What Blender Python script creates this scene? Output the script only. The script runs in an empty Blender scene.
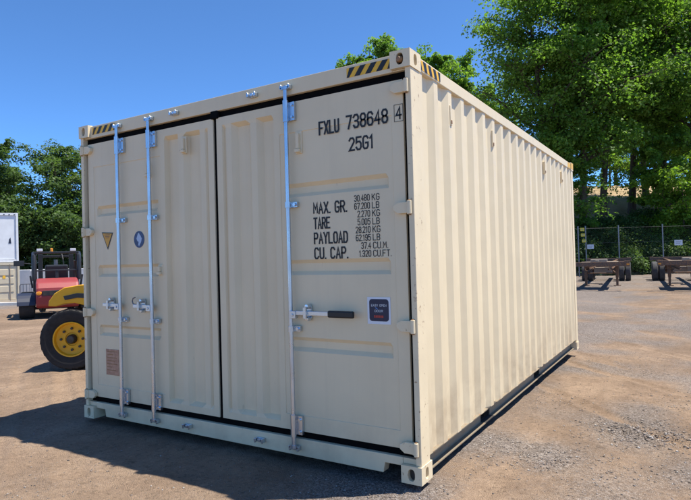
import bpy, bmesh, math, random
import numpy as np
from mathutils import Vector, Matrix

# ------------------------------------------------------------------ camera, sky, sun, exposure
scene = bpy.context.scene
CAM = Vector((5.1966, -3.3946, 1.5108))
AZ, EL, RO, FPX = -0.5525, 0.0144, -0.0271, 561.35
FWD = Vector((math.sin(AZ)*math.cos(EL), math.cos(AZ)*math.cos(EL), math.sin(EL)))
_s = FWD.cross(Vector((0, 0, 1))).normalized(); _u = _s.cross(FWD)
RGT = _s*math.cos(RO) + _u*math.sin(RO)
UPV = _u*math.cos(RO) - _s*math.sin(RO)
cd = bpy.data.cameras.new('camera'); cam = bpy.data.objects.new('camera', cd)
scene.collection.objects.link(cam)
cam.matrix_world = Matrix(((RGT.x, UPV.x, -FWD.x, CAM.x), (RGT.y, UPV.y, -FWD.y, CAM.y), (RGT.z, UPV.z, -FWD.z, CAM.z), (0, 0, 0, 1)))
cd.sensor_fit = 'HORIZONTAL'; cd.sensor_width = 36.0; cd.lens = FPX/691*36.0
cd.clip_start = 0.05; cd.clip_end = 3000
scene.camera = cam

SUNV = Vector((0.97, 0.66, 2.92)).normalized()
SUN_EL = math.asin(SUNV.z); SUN_AZ = math.atan2(SUNV.x, SUNV.y)
world = bpy.data.worlds.new('World'); scene.world = world; world.use_nodes = True
wn = world.node_tree; bg = wn.nodes['Background']
sky = wn.nodes.new('ShaderNodeTexSky'); sky.sky_type = 'NISHITA'; sky.sun_disc = False
sky.sun_elevation = SUN_EL; sky.sun_rotation = SUN_AZ
sky.altitude = 5000; sky.air_density = 1.0; sky.dust_density = 0.0; sky.ozone_density = 10.0
tint = wn.nodes.new('ShaderNodeMix'); tint.data_type = 'RGBA'; tint.blend_type = 'MULTIPLY'; tint.inputs[0].default_value = 1.0
tint.inputs[7].default_value = (0.86, 1.04, 1.05, 1)          # clear, slightly cyan summer blue, the same all over
wn.links.new(sky.outputs[0], tint.inputs[6]); wn.links.new(tint.outputs[2], bg.inputs[0]); bg.inputs[1].default_value = 0.14
sd = bpy.data.lights.new('sun', 'SUN'); sun = bpy.data.objects.new('sun', sd)
scene.collection.objects.link(sun)
sd.energy = 4.8; sd.angle = math.radians(0.53); sd.color = (1.0, 0.94, 0.83)
sun.rotation_euler = (-SUNV).to_track_quat('-Z', 'Y').to_euler()
vs = scene.view_settings
vs.view_transform = 'Standard'; vs.look = 'None'; vs.exposure = 0.86; vs.gamma = 1.0; vs.use_curve_mapping = False
scene.render.engine = 'CYCLES'
scene.cycles.max_bounces = 8; scene.cycles.diffuse_bounces = 4; scene.cycles.transmission_bounces = 4; scene.cycles.transparent_max_bounces = 8

COL = scene.collection
random.seed(7); RNG = np.random.default_rng(11)

def cam_pt(px, py, depth):
    """a place in the yard seen in that direction and that far away"""
    return CAM + depth*(FWD + RGT*((px-345.5)/FPX) - UPV*((py-250.0)/FPX))

# ------------------------------------------------------------------ helpers
def tag(o, label=None, cat=None, group=None, kind=None):
    if label: o['label'] = label
    if cat: o['category'] = cat
    if group: o['group'] = group
    if kind: o['kind'] = kind
    return o

def empty(name, loc=(0, 0, 0), rz=0.0, parent=None):
    o = bpy.data.objects.new(name, None); COL.objects.link(o)
    o.location = loc; o.rotation_euler = (0, 0, rz); o.empty_display_size = 0.2
    if parent: o.parent = parent
    return o

class MB:
    def __init__(s): s.v = []; s.f = []; s.m = []
    def add(s, vs, fs, mi=0):
        b = len(s.v); s.v += [tuple(q) for q in vs]
        for f in fs: s.f.append(tuple(b+i for i in f)); s.m.append(mi)
        return s
    def box(s, x0, x1, y0, y1, z0, z1, mi=0):
        return s.add([(x0,y0,z0),(x1,y0,z0),(x1,y1,z0),(x0,y1,z0),(x0,y0,z1),(x1,y0,z1),(x1,y1,z1),(x0,y1,z1)],
                     [(0,3,2,1),(4,5,6,7),(0,1,5,4),(1,2,6,5),(2,3,7,6),(3,0,4,7)], mi)
    def tube(s, p0, p1, r0, r1=None, n=10, mi=0, caps=True):
        r1 = r0 if r1 is None else r1
        p0 = Vector(p0); p1 = Vector(p1); d = (p1-p0).normalized()
        a = d.orthogonal().normalized(); b = d.cross(a)
        vs = []
        for p, r in ((p0, r0), (p1, r1)):
            for i in range(n):
                t = 2*math.pi*i/n; vs.append(p + a*(r*math.cos(t)) + b*(r*math.sin(t)))
        fs = [(i, (i+1) % n, n+(i+1) % n, n+i) for i in range(n)]
        if caps: fs += [tuple(range(n-1, -1, -1)), tuple(range(n, 2*n))]
        return s.add(vs, fs, mi)
    def path(s, pts, rad, n=8, mi=0):
        """a bent pipe through pts; rad a number or a list"""
        pts = [Vector(q) for q in pts]
        rad = rad if isinstance(rad, (list, tuple)) else [rad]*len(pts)
        ref = None; rings = []
        for i, p in enumerate(pts):
            d = (pts[min(i+1, len(pts)-1)] - pts[max(i-1, 0)]).normalized()
            if ref is None: ref = d.orthogonal().normalized()
            a = (ref - d*ref.dot(d)).normalized(); ref = a; b = d.cross(a)
            rings.append([p + a*(rad[i]*math.cos(2*math.pi*k/n)) + b*(rad[i]*math.sin(2*math.pi*k/n)) for k in range(n)])
        vs = [q for r in rings for q in r]; fs = []
        for i in range(len(pts)-1):
            for k in range(n):
                fs.append((i*n+k, i*n+(k+1) % n, (i+1)*n+(k+1) % n, (i+1)*n+k))
        fs += [tuple(range(n-1, -1, -1)), tuple(range((len(pts)-1)*n, len(pts)*n))]
        return s.add(vs, fs, mi)
    def prism(s, poly, axis, a0, a1, mi=0):
        """poly: 2-D outline; axis 'x': (y,z), 'y': (x,z), 'z': (x,y)"""
        n = len(poly)
        def P(q, a): return {'x': (a, q[0], q[1]), 'y': (q[0], a, q[1]), 'z': (q[0], q[1], a)}[axis]
        vs = [P(q, a0) for q in poly] + [P(q, a1) for q in poly]
        fs = [(i, (i+1) % n, n+(i+1) % n, n+i) for i in range(n)] + [tuple(range(n-1, -1, -1)), tuple(range(n, 2*n))]
        return s.add(vs, fs, mi)
    def lathe(s, prof, centre, axis, n=32, mi=0, closed=False):
        """prof: (radius, offset along axis)"""
        c = Vector(centre); d = Vector(axis).normalized(); a = d.orthogonal().normalized(); b = d.cross(a)
        k = len(prof); vs = []
        for i in range(n):
            t = 2*math.pi*i/n; e = a*math.cos(t) + b*math.sin(t)
            vs += [c + e*r + d*o for r, o in prof]
        fs = []
        for i in range(n):
            for j in range(k if closed else k-1):
                j2 = (j+1) % k
                fs.append((i*k+j, ((i+1) % n)*k+j, ((i+1) % n)*k+j2, i*k+j2))
        return s.add(vs, fs, mi)
    def build(s, name, mats, parent=None, smooth=False, bevel=0.0, fix=True):
        me = bpy.data.meshes.new(name); me.from_pydata(s.v, [], s.f)
        if not isinstance(mats, (list, tuple)): mats = [mats]
        for m in mats: me.materials.append(m)
        me.polygons.foreach_set('material_index', s.m)
        if fix:
            bm = bmesh.new(); bm.from_mesh(me); bmesh.ops.recalc_face_normals(bm, faces=bm.faces); bm.to_mesh(me); bm.free()
        if smooth:
            me.polygons.foreach_set('use_smooth', [True]*len(me.polygons))
            me.set_sharp_from_angle(angle=math.radians(38))
        me.update()
        o = bpy.data.objects.new(name, me); COL.objects.link(o)
        if parent: o.parent = parent
        if bevel:
            b = o.modifiers.new('bevel', 'BEVEL'); b.width = bevel; b.segments = 2; b.limit_method = 'ANGLE'; b.angle_limit = math.radians(35)
        return o

def copy_tree(o, parent=None):
    c = o.copy(); COL.objects.link(c)
    if parent: c.parent = parent
    for ch in list(o.children): copy_tree(ch, c)
    return c

def np_mesh(name, verts, faces, mats, parent=None, smooth=False, attrs=None):
    """fast build from numpy arrays; faces (n, k)"""
    me = bpy.data.meshes.new(name); k = faces.shape[1]
    me.vertices.add(len(verts)); me.vertices.foreach_set('co', np.ascontiguousarray(verts, dtype=np.float32).ravel())
    me.loops.add(faces.size); me.loops.foreach_set('vertex_index', np.ascontiguousarray(faces, dtype=np.int32).ravel())
    me.polygons.add(len(faces)); me.polygons.foreach_set('loop_start', np.arange(0, faces.size, k, dtype=np.int32))
    if smooth: me.polygons.foreach_set('use_smooth', np.ones(len(faces), dtype=bool))
    for m in (mats if isinstance(mats, (list, tuple)) else [mats]): me.materials.append(m)
    me.update(calc_edges=True)
    for nm, arr in (attrs or {}).items():
        a = me.attributes.new(nm, 'FLOAT', 'POINT'); a.data.foreach_set('value', np.ascontiguousarray(arr, dtype=np.float32))
    me.validate()
    o = bpy.data.objects.new(name, me); COL.objects.link(o)
    if parent: o.parent = parent
    return o

# ------------------------------------------------------------------ materials
class NT:
    def __init__(s, name):
        s.mat = bpy.data.materials.new(name); s.mat.use_nodes = True; s.t = s.mat.node_tree
        s.b = s.t.nodes['Principled BSDF']; s.out = s.t.nodes['Material Output']
    def n(s, typ, **kw):
        x = s.t.nodes.new(typ)
        for k, v in kw.items():
            if k in x.inputs: s.set(x.inputs[k], v)
            else: setattr(x, k, v)
        return x
    def set(s, sock, v):
        if isinstance(v, bpy.types.NodeSocket): s.t.links.new(v, sock)
        else: sock.default_value = v
    def pos(s): return s.n('ShaderNodeTexCoord').outputs['Object']
    def wpos(s): return s.n('ShaderNodeNewGeometry').outputs['Position']
    def noise(s, vec, scale, detail=4.0, rough=0.55, stretch=None):
        if stretch:
            mp = s.n('ShaderNodeMapping'); s.set(mp.inputs['Vector'], vec); mp.inputs['Scale'].default_value = stretch; vec = mp.outputs[0]
        x = s.n('ShaderNodeTexNoise', Scale=scale, Detail=detail, Roughness=rough); s.set(x.inputs['Vector'], vec); return x.outputs['Fac']
    def ramp(s, fac, stops):
        r = s.n('ShaderNodeValToRGB'); e = r.color_ramp.elements
        while len(e) < len(stops): e.new(0.5)
        for i, (p, c) in enumerate(stops):
            e[i].position = p; e[i].color = (c, c, c, 1) if not isinstance(c, (tuple, list)) else (*c, 1)
        s.set(r.inputs[0], fac); return r.outputs[0]
    def mix(s, fac, a, b, mode='MIX'):
        m = s.n('ShaderNodeMix', data_type='RGBA', blend_type=mode)
        s.set(m.inputs[0], fac)
        for sock, v in ((m.inputs[6], a), (m.inputs[7], b)):
            s.set(sock, (*v, 1) if isinstance(v, tuple) and len(v) == 3 else v)
        return m.outputs[2]
    def math(s, op, a, b=0.0, clamp=False):
        m = s.n('ShaderNodeMath', operation=op, use_clamp=clamp); s.set(m.inputs[0], a); s.set(m.inputs[1], b); return m.outputs[0]
    def bump(s, h, strength, dist=0.01):
        b = s.n('ShaderNodeBump', Strength=strength, Distance=dist); s.set(b.inputs['Height'], h); s.set(s.b.inputs['Normal'], b.outputs[0])
    def fin(s, col=None, rough=None, metal=None, spec=None):
        if col is not None: s.set(s.b.inputs['Base Color'], (*col, 1) if isinstance(col, tuple) and len(col) == 3 else col)
        if rough is not None: s.set(s.b.inputs['Roughness'], rough)
        if metal is not None: s.set(s.b.inputs['Metallic'], metal)
        if spec is not None: s.set(s.b.inputs['Specular IOR Level'], spec)
        return s.mat

def plain(name, col, rough=0.5, metal=0.0, var=0.12, scale=9.0, bump=0.0, spec=0.5, bscale=60.0):
    t = NT(name); p = t.pos()
    f = t.ramp(t.noise(p, scale, 5), [(0.3, 1-var), (0.7, 1+var*0.4)])
    c = t.mix(1.0, col, f, 'MULTIPLY')
    if bump: t.bump(t.noise(p, bscale, 4), bump, 0.004)
    return t.fin(c, rough, metal, spec)

def paint_container(name, col, dirt=(0.27, 0.19, 0.12), low=0.55, strength=0.5):
    """cream container paint: slight mottling, streaks running down, dust near the ground, small scuffs"""
    t = NT(name); p = t.wpos()
    big = t.ramp(t.noise(p, 1.6, 5), [(0.3, 0.93), (0.72, 1.02)])
    c = t.mix(1.0, col, big, 'MULTIPLY')
    streak = t.ramp(t.noise(p, 1.0, 6, 0.6, (11.0, 11.0, 0.5)), [(0.52, 0.0), (0.80, 1.0)])
    c = t.mix(t.math('MULTIPLY', streak, 0.14*strength*2), c, (0.50, 0.41, 0.29))
    sep = t.n('ShaderNodeSeparateXYZ'); t.set(sep.inputs[0], p)
    hgt = t.n('ShaderNodeMapRange'); t.set(hgt.inputs['Value'], sep.outputs[2])
    hgt.inputs['From Min'].default_value = 0.0; hgt.inputs['From Max'].default_value = low
    hgt.inputs['To Min'].default_value = 1.0; hgt.inputs['To Max'].default_value = 0.0
    dn = t.ramp(t.noise(p, 3.2, 7, 0.65), [(0.40, 0.0), (0.72, 1.0)])
    c = t.mix(t.math('MULTIPLY', t.math('MULTIPLY', hgt.outputs[0], dn), strength), c, dirt)
    sc = t.ramp(t.noise(p, 23.0, 3, 0.5, (1.0, 1.0, 0.35)), [(0.735, 0.0), (0.76, 1.0)])
    c = t.mix(t.math('MULTIPLY', sc, 0.25), c, (0.33, 0.25, 0.18))
    t.bump(t.noise(p, 2.2, 3), 0.16, 0.03)
    return t.fin(c, t.ramp(t.noise(p, 14, 4), [(0.3, 0.40), (0.7, 0.55)]), 0.0, 0.4)

CREAM = (0.790, 0.655, 0.435)
M = {}
M['cream'] = paint_container('cream_paint', CREAM)
M['cream_side'] = paint_container('cream_side_paint', CREAM, dirt=(0.30, 0.19, 0.10), low=0.85, strength=0.78)
M['cream_rust'] = None
def rusty(name, col, thr=0.62):
    t = NT(name); p = t.wpos()
    r = t.ramp(t.noise(p, 26, 6, 0.6), [(thr-0.03, 0.0), (thr+0.05, 1.0)])
    rc = t.mix(t.noise(p, 60, 3), (0.16, 0.07, 0.03), (0.34, 0.17, 0.07))
    c = t.mix(t.math('MULTIPLY', r, 0.8), t.mix(1.0, col, t.ramp(t.noise(p, 4, 4), [(0.3, 0.92), (0.7, 1.03)]), 'MULTIPLY'), rc)
    t.bump(t.noise(p, 45, 4), 0.15, 0.004)
    return t.fin(c, 0.5, 0.0, 0.4)
M['cream_rust'] = rusty('cream_paint_with_rust', CREAM, 0.66)
M['rust'] = rusty('rust', (0.30, 0.16, 0.07), 0.5)
M['rail'] = rusty('dark_rail_paint', (0.23, 0.19, 0.135), 0.60)  # bottom rail colour, darker than the cream of the walls
M['rubber'] = plain('black_rubber', (0.004, 0.004, 0.0045), 0.9, var=0.3, spec=0.1)
M['galv'] = None
t = NT('galvanised_steel'); p = t.pos()
c = t.ramp(t.noise(p, 6, 3), [(0.3, (0.50, 0.56, 0.63)), (0.7, (0.62, 0.68, 0.74))])
M['galv'] = t.fin(c, t.ramp(t.noise(p, 5, 3), [(0.3, 0.24), (0.7, 0.34)]), 0.95)
M['galv_dark'] = plain('dark_galvanised_steel', (0.20, 0.21, 0.23), 0.45, 0.8)
M['black_grip'] = plain('black_plastic_grip', (0.012, 0.012, 0.012), 0.45)
M['ink'] = plain('black_lettering', (0.014, 0.014, 0.015), 0.55, var=0.2)
M['hole'] = plain('cavity_shade_steel', (0.05, 0.042, 0.035), 0.8)  # dark tone paints in the shade inside castings, fork pockets and underfloor
M['haz_y'] = plain('hazard_yellow', (0.85, 0.47, 0.03), 0.45)
M['haz_k'] = plain('hazard_black', (0.015, 0.014, 0.013), 0.45)
M['decal_white'] = plain('white_sticker', (0.72, 0.74, 0.78), 0.4, var=0.05)
M['decal_navy'] = plain('navy_sticker', (0.008, 0.010, 0.045), 0.35, var=0.1)
M['decal_red'] = plain('red_print', (0.50, 0.06, 0.04), 0.5)
M['decal_blue'] = plain('blue_print', (0.10, 0.25, 0.55), 0.5)
M['tri_y'] = plain('warning_orange', (0.68, 0.33, 0.02), 0.45)
M['seal'] = plain('seal_blue', (0.03, 0.06, 0.17), 0.4, var=0.5, scale=40)
M['seal_pale'] = plain('seal_pale_blue', (0.42, 0.52, 0.68), 0.4)
t = NT('bronze_plate'); p = t.pos()
M['plate'] = t.fin(t.ramp(t.noise(p, 30, 5), [(0.3, (0.30, 0.17, 0.12)), (0.7, (0.46, 0.30, 0.22))]), 0.45, 0.35)
M['wood_under'] = plain('timber', (0.22, 0.15, 0.09), 0.85, var=0.3, scale=14, bump=0.3)

# ------------------------------------------------------------------ the ground
def _hash(ix, iy, seed):
    h = (ix.astype(np.int64)*374761393 + iy.astype(np.int64)*668265263 + seed*974634777) & 0xffffffff
    h = ((h ^ (h >> 13))*1274126177) & 0xffffffff
    h = (h ^ (h >> 16)) & 0xffffffff
    return h/4294967295.0
def vnoise(x, y, seed=0):
    ix = np.floor(x); iy = np.floor(y); fx = x-ix; fy = y-iy
    fx = fx*fx*(3-2*fx); fy = fy*fy*(3-2*fy)
    a = _hash(ix, iy, seed); b = _hash(ix+1, iy, seed); c = _hash(ix, iy+1, seed); d = _hash(ix+1, iy+1, seed)
    return (a*(1-fx)+b*fx)*(1-fy) + (c*(1-fx)+d*fx)*fy - 0.5
def sstep(a, b, x):
    t = np.clip((x-a)/(b-a), 0, 1); return t*t*(3-2*t)
def seg_d(x, y, a, b):
    ax, ay = a; dx, dy = b[0]-ax, b[1]-ay; L2 = dx*dx+dy*dy
    t = ((x-ax)*dx + (y-ay)*dy)/L2; tc = np.clip(t, 0, 1)
    L = math.sqrt(L2)
    return np.hypot(x-ax-tc*dx, y-ay-tc*dy), t*L
RUTS = [((3.72, 0.15), (3.80, 1.9), 0.10), ((3.95, -0.6), (4.02, 1.4), 0.09)]
for _o, _w in ((0.0, 0.075), (0.33, 0.07), (0.95, 0.085), (-0.62, 0.08), (2.2, 0.09), (3.5, 0.10)):
    RUTS.append(((1.6+0.756*_o, 6.95+0.655*_o), (6.9+0.756*_o+0.2*math.sin(_o*5), 0.85+0.655*_o+0.3*math.sin(_o*3)), _w))
RUTS += [((-9.0, 1.2), (0.6, -1.6), 0.13), ((-9.0, -0.6), (0.2, -3.0), 0.13), ((-6.0, 3.4), (1.2, -0.9), 0.08), ((-6.4, 3.0), (0.8, -1.3), 0.08),
         ((1.0, 17.0), (12.0, 9.5), 0.16), ((1.0, 19.3), (12.0, 11.8), 0.16), ((0.5, 14.5), (10, 6.5), 0.13)]
PATCH = [(4.83, 1.98, 0.42, 0.34, 1.0), (4.05, 1.0, 0.75, 0.30, 0.55), (3.75, 2.9, 0.5, 0.35, 0.35), (5.6, 3.3, 0.9, 0.5, 0.35), (4.2, 5.6, 0.9, 0.7, 0.3), (3.2, 0.75, 0.3, 0.5, 0.2)]
def rut_fields(x, y):
    dep = np.zeros_like(x); msk = np.zeros_like(x)
    for k, (a, b, w) in enumerate(RUTS):
        d, s = seg_d(x, y, a, b)
        d = d + vnoise(s*0.9, s*0+k*7.0, 5)*0.10
        fade = np.clip(1.5*(vnoise(s*0.55, s*0+k*3.3, 9)+0.35) + 0.6*vnoise(s*2.1, s*0+k*1.3, 10), 0, 1.3)
        core = np.exp(-(d/w)**2)
        lip = np.exp(-((d-w*1.55)/(w*0.45))**2)
        tread = 0.30*np.sin(s*2*math.pi/0.085 + 2.5*np.sin(d/w*1.2))*core
        dep += fade*(-0.013*core + 0.009*lip + 0.006*tread)
        msk = np.maximum(msk, core*np.clip(fade, 0, 1))
    return dep, msk
def patch_field(x, y):
    g = np.zeros_like(x)
    for (cx, cy, rx, ry, s) in PATCH:
        q = ((x-cx)/rx)**2 + ((y-cy)/ry)**2 + 1.2*vnoise(x*3.1, y*3.1, 3)
        g = np.maximum(g, s*np.exp(-np.maximum(q, 0)))
    return g
def gbase(x, y):
    return -0.046 - 0.056*sstep(0.3, 6.0, y) - 0.10*sstep(14, 30, np.hypot(x+20, y-10)*0 - x)
def ground_h(x, y):
    x = np.asarray(x, float); y = np.asarray(y, float)
    h = gbase(x, y)
    far = 1 + 2.5*sstep(10, 40, np.hypot(x-4, y))
    h = h + 0.014*vnoise(x*0.55, y*0.55, 21) + 0.018*vnoise(x*1.9, y*1.9, 22) + 0.012*vnoise(x*5.3, y*5.3, 23) + 0.0075*vnoise(x*13, y*13, 24) + 0.005*vnoise(x*31, y*31, 25)
    rd, rm = rut_fields(x, y); h = h + rd
    pt = patch_field(x, y)
    h = h + pt*(0.055*vnoise(x*6.0, y*9.0, 31) + 0.035*vnoise(x*17, y*17, 32) + 0.012)
    under = np.clip(1-np.maximum(np.maximum(-x, x-3.66), np.maximum(-y-0.03, y-6.05))/0.35, 0, 1)
    cap = gbase(x, y) + 0.012
    return np.where(under > 0, h*(1-under) + np.minimum(h, cap)*under, h)

def axis_pts(lo, hi, step, out, grow):
    a = list(np.arange(lo, hi+1e-6, step)); d = step; q = hi; r = lo; R = []; Lf = []
    while q < out: d *= grow; q += d; R.append(q)
    d = step
    while r > -out: d *= grow; r -= d; Lf.append(r)
    return np.array(Lf[::-1] + a + R)
gx = axis_pts(-3.2, 7.0, 0.024, 900, 1.045); gy = axis_pts(-1.6, 8.5, 0.024, 900, 1.04)
GX, GY = np.meshgrid(gx, gy); GZ = ground_h(GX, GY)
rd, rm = rut_fields(GX, GY); pt = patch_field(GX, GY)
grav = np.clip(0.60 + 1.1*vnoise(GX*0.45, GY*0.45, 41) + 0.7*vnoise(GX*1.7, GY*1.7, 42) - 0.55*rm + 0.35*pt, 0, 1)
grav = grav*(1-0.80*sstep(3.4, 2.4, GX)*sstep(9.0, 6.5, GY))           # the left of the yard is bare earth
nx, ny = len(gx), len(gy)
idx = np.arange(nx*ny).reshape(ny, nx)
gf = np.stack([idx[:-1, :-1], idx[:-1, 1:], idx[1:, 1:], idx[1:, :-1]], -1).reshape(-1, 4)

t = NT('dirt_and_gravel'); p = t.wpos()
at = t.n('ShaderNodeAttribute', attribute_name='gravel').outputs['Fac']
dirt = t.ramp(t.noise(p, 0.9, 9, 0.66), [(0.28, (0.195, 0.137, 0.095)), (0.5, (0.285, 0.203, 0.142)), (0.74, (0.375, 0.272, 0.190))])
dirt = t.mix(t.ramp(t.noise(p, 7, 8, 0.7), [(0.42, 0.0), (0.70, 0.60)]), dirt, (0.175, 0.121, 0.084))
dirt = t.mix(t.ramp(t.noise(p, 2.6, 6, 0.6, (1.0, 0.35, 1.0)), [(0.52, 0.0), (0.72, 0.40)]), dirt, (0.42, 0.31, 0.22))
vor = t.n('ShaderNodeTexVoronoi', Scale=105.0); t.set(vor.inputs['Vector'], p)
sepc = t.n('ShaderNodeSeparateColor'); t.set(sepc.inputs[0], vor.outputs['Color'])
grey = t.ramp(sepc.outputs[0], [(0.0, (0.085, 0.072, 0.063)), (0.5, (0.195, 0.165, 0.147)), (1.0, (0.37, 0.328, 0.300))])
vor2 = t.n('ShaderNodeTexVoronoi', Scale=52.0); t.set(vor2.inputs['Vector'], p)
sep2 = t.n('ShaderNodeSeparateColor'); t.set(sep2.inputs[0], vor2.outputs['Color'])
speck = t.ramp(sep2.outputs[0], [(0.0, 0.74), (0.2, 1.0), (0.85, 1.0), (1.0, 1.22)])
blot = t.ramp(t.noise(p, 0.35, 5, 0.6), [(0.3, 0.80), (0.7, 1.12)])
fac = t.ramp(t.math('ADD', t.math('MULTIPLY', at, 0.75), t.math('MULTIPLY', t.noise(p, 26, 6, 0.75), 0.6)), [(0.42, 0.0), (0.78, 0.88)])
dirt = t.mix(t.math('MULTIPLY', t.n('ShaderNodeAttribute', attribute_name='rut').outputs['Fac'], 0.22), dirt, (0.41, 0.295, 0.205))
c = t.mix(fac, dirt, grey); c = t.mix(1.0, c, speck, 'MULTIPLY'); c = t.mix(1.0, c, blot, 'MULTIPLY')
hh = t.math('ADD', t.math('MULTIPLY', t.math('SUBTRACT', 1.0, vor.outputs['Distance']), 0.8), t.noise(p, 130, 4, 0.7))
t.bump(hh, 0.85, 0.017)
M['dirt'] = t.fin(c, 0.95, 0.0, 0.15)
ground = np_mesh('ground', np.stack([GX, GY, GZ], -1).reshape(-1, 3), gf, M['dirt'], smooth=True, attrs={'gravel': grav.ravel(), 'rut': np.clip(rm, 0, 1).ravel()})
tag(ground, kind='structure')

# loose stones lying on it: nobody could count them
def stones(n):
    k = n*6
    az = RNG.uniform(-0.62, 0.70, k); r = 3.2 + 11*RNG.random(k)**1.7
    d = np.array([FWD.x, FWD.y]); d /= np.linalg.norm(d); s = np.array([RGT.x, RGT.y]); s /= np.linalg.norm(s)
    x = CAM.x + r*(np.cos(az)*d[0] + np.sin(az)*s[0]); y = CAM.y + r*(np.cos(az)*d[1] + np.sin(az)*s[1])
    rdd, rmm = rut_fields(x, y)
    g = np.clip(0.35 + 1.2*vnoise(x*0.45, y*0.45, 41) + 0.7*vnoise(x*1.7, y*1.7, 42) - 0.8*rmm, 0.04, 1) + 2.2*patch_field(x, y)
    g *= 1-0.85*sstep(3.4, 2.4, x)*sstep(9.0, 6.5, y)
    inside = (x > -0.05) & (x < 3.7) & (y > -0.05) & (y < 6.1)
    keep = (RNG.random(k) < g*0.5) & ~inside
    x = x[keep][:n]; y = y[keep][:n]
    px = RNG.random(n//60)*0 + 4.83 + 0.26*RNG.standard_normal(n//60); py = 1.98 + 0.2*RNG.standard_normal(n//60)
    x = np.concatenate([x, px]); y = np.concatenate([y, py]); m = len(x)
    sz = 0.0024 + 0.0070*RNG.random(m)**4.5 + 0.004*(RNG.random(m) > 0.97)
    sz[-len(px):] *= 1.7
    base = np.array([(1,0,0),(-1,0,0),(0,1,0),(0,-1,0),(0,0,1),(0,0,-1)], float)
    fc = np.array([(0,2,4),(2,1,4),(1,3,4),(3,0,4),(2,0,5),(1,2,5),(3,1,5),(0,3,5)])
    v = base[None]*(0.65+0.7*RNG.random((m, 6, 1)))*np.array([1.15, 0.9, 0.62])
    a = RNG.random(m)*6.283; ca, sa = np.cos(a)[:, None], np.sin(a)[:, None]
    v = np.stack([v[..., 0]*ca - v[..., 1]*sa, v[..., 0]*sa + v[..., 1]*ca, v[..., 2]], -1)*sz[:, None, None]
    v += np.stack([x, y, ground_h(x, y) + sz*0.22], -1)[:, None]
    f = fc[None] + (np.arange(m)*6)[:, None, None]
    return v.reshape(-1, 3), f.reshape(-1, 3), np.repeat(RNG.random(m), 6)
t = NT('gravel_stone'); rn = t.n('ShaderNodeAttribute', attribute_name='rnd').outputs['Fac']
M['stone'] = t.fin(t.ramp(rn, [(0.0, (0.11, 0.095, 0.085)), (0.45, (0.22, 0.185, 0.16)), (0.85, (0.30, 0.265, 0.24)), (1.0, (0.44, 0.42, 0.39))]), 0.9, 0.0, 0.2)
sv, sf, sr = stones(42000)
gravel = np_mesh('gravel', sv, sf, M['stone'], attrs={'rnd': sr})
tag(gravel, 'loose grey and brown gravel scattered over the yard dirt', 'gravel', kind='stuff')

# ------------------------------------------------------------------ the cream shipping container
W, L, H = 3.644, 6.006, 2.896
FY = 0.04                                             # plane of the door faces
cont = empty('shipping_container', (0, 0, 0))
tag(cont, 'large cream steel shipping container with corrugated side and closed double doors', 'container')

def casting_mesh():
    """corner block with an oval opening in two faces; built for x 0..cw, y 0..cl, z 0..ch, holes in the y=0 and x=cw faces"""
    cw, cl, ch, n = 0.150, 0.178, 0.118, 20
    m = MB()
    def holed(c0, c1, to3, hx, hz, inv):
        ring = []; outer = []
        mid = (c0/2+c1/2)
        for i in range(n):
            a = 2*math.pi*(i+0.5)/n; ca, sa = math.cos(a), math.sin(a)
            ring.append((mid + hx*math.copysign(abs(ca)**0.8, ca), ch/2 + hz*math.copysign(abs(sa)**0.8, sa)))
            k = 1/max(abs(ca), abs(sa)); outer.append((mid + (c1-c0)/2*ca*k, ch/2 + ch/2*sa*k))
        crn = [(c1, ch), (c0, ch), (c0, 0), (c1, 0)]
        vs = [to3(q, 0) for q in outer] + [to3(q, 0) for q in ring] + [to3(q, 0.035) for q in ring] + [to3(q, 0) for q in crn]
        m.add(vs, [(i, (i+1) % n, n+(i+1) % n, n+i) for i in range(n)], 0)
        b = len(m.v)-len(vs)
        for j, i in enumerate((n//8, 3*n//8, 5*n//8, 7*n//8)):
            pass
        for i in range(n):
            m.f.append((b+n+i, b+n+(i+1) % n, b+2*n+(i+1) % n, b+2*n+i)); m.m.append(0)
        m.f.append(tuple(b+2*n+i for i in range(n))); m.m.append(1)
        # little corner triangles between the outline polygon and the square corner
        for j, (cx, cz) in enumerate(crn):
            best = sorted(range(n), key=lambda i: (outer[i][0]-cx)**2 + (outer[i][1]-cz)**2)[:2]
            m.f.append((b+best[0], b+best[1], b+3*n+j)); m.m.append(0)
    holed(0, cw, lambda q, d: (q[0], d, q[1]), 0.026, 0.040, False)
    holed(0, cl, lambda q, d: (cw-d, q[0], q[1]), 0.026, 0.040, True)
    m.add([(0,0,0),(cw,0,0),(cw,cl,0),(0,cl,0),(0,0,ch),(cw,0,ch),(cw,cl,ch),(0,cl,ch)], [(0,3,2,1),(4,5,6,7),(2,3,7,6),(3,0,4,7)], 0)
    return m
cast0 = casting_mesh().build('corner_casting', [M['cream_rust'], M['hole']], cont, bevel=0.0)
cast0.location = (W-0.150+0.002, -0.003, 0)
CW, CLN, CH = 0.150, 0.178, 0.118
for (sx, sy, z) in [(1, 1, H-CH), (-1, 1, 0), (-1, 1, H-CH), (1, -1, 0), (1, -1, H-CH), (-1, -1, 0), (-1, -1, H-CH)]:
    c = cast0.copy(); COL.objects.link(c); c.parent = cont
    c.scale = (sx, sy, 1)
    c.location = ((W-CW+0.002) if sx > 0 else (CW-0.002), -0.003 if sy > 0 else L+0.003, z)
# twist-lock pin left in the upper front casting, rusty
MB().lathe([(0.0, -0.012), (0.016, -0.010), (0.022, 0.004), (0.020, 0.03)], (W-0.078, -0.004, H-0.062), (0.25, 1, 0.1), 14).build('lock_pin', M['rust'], cont, smooth=True)

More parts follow.
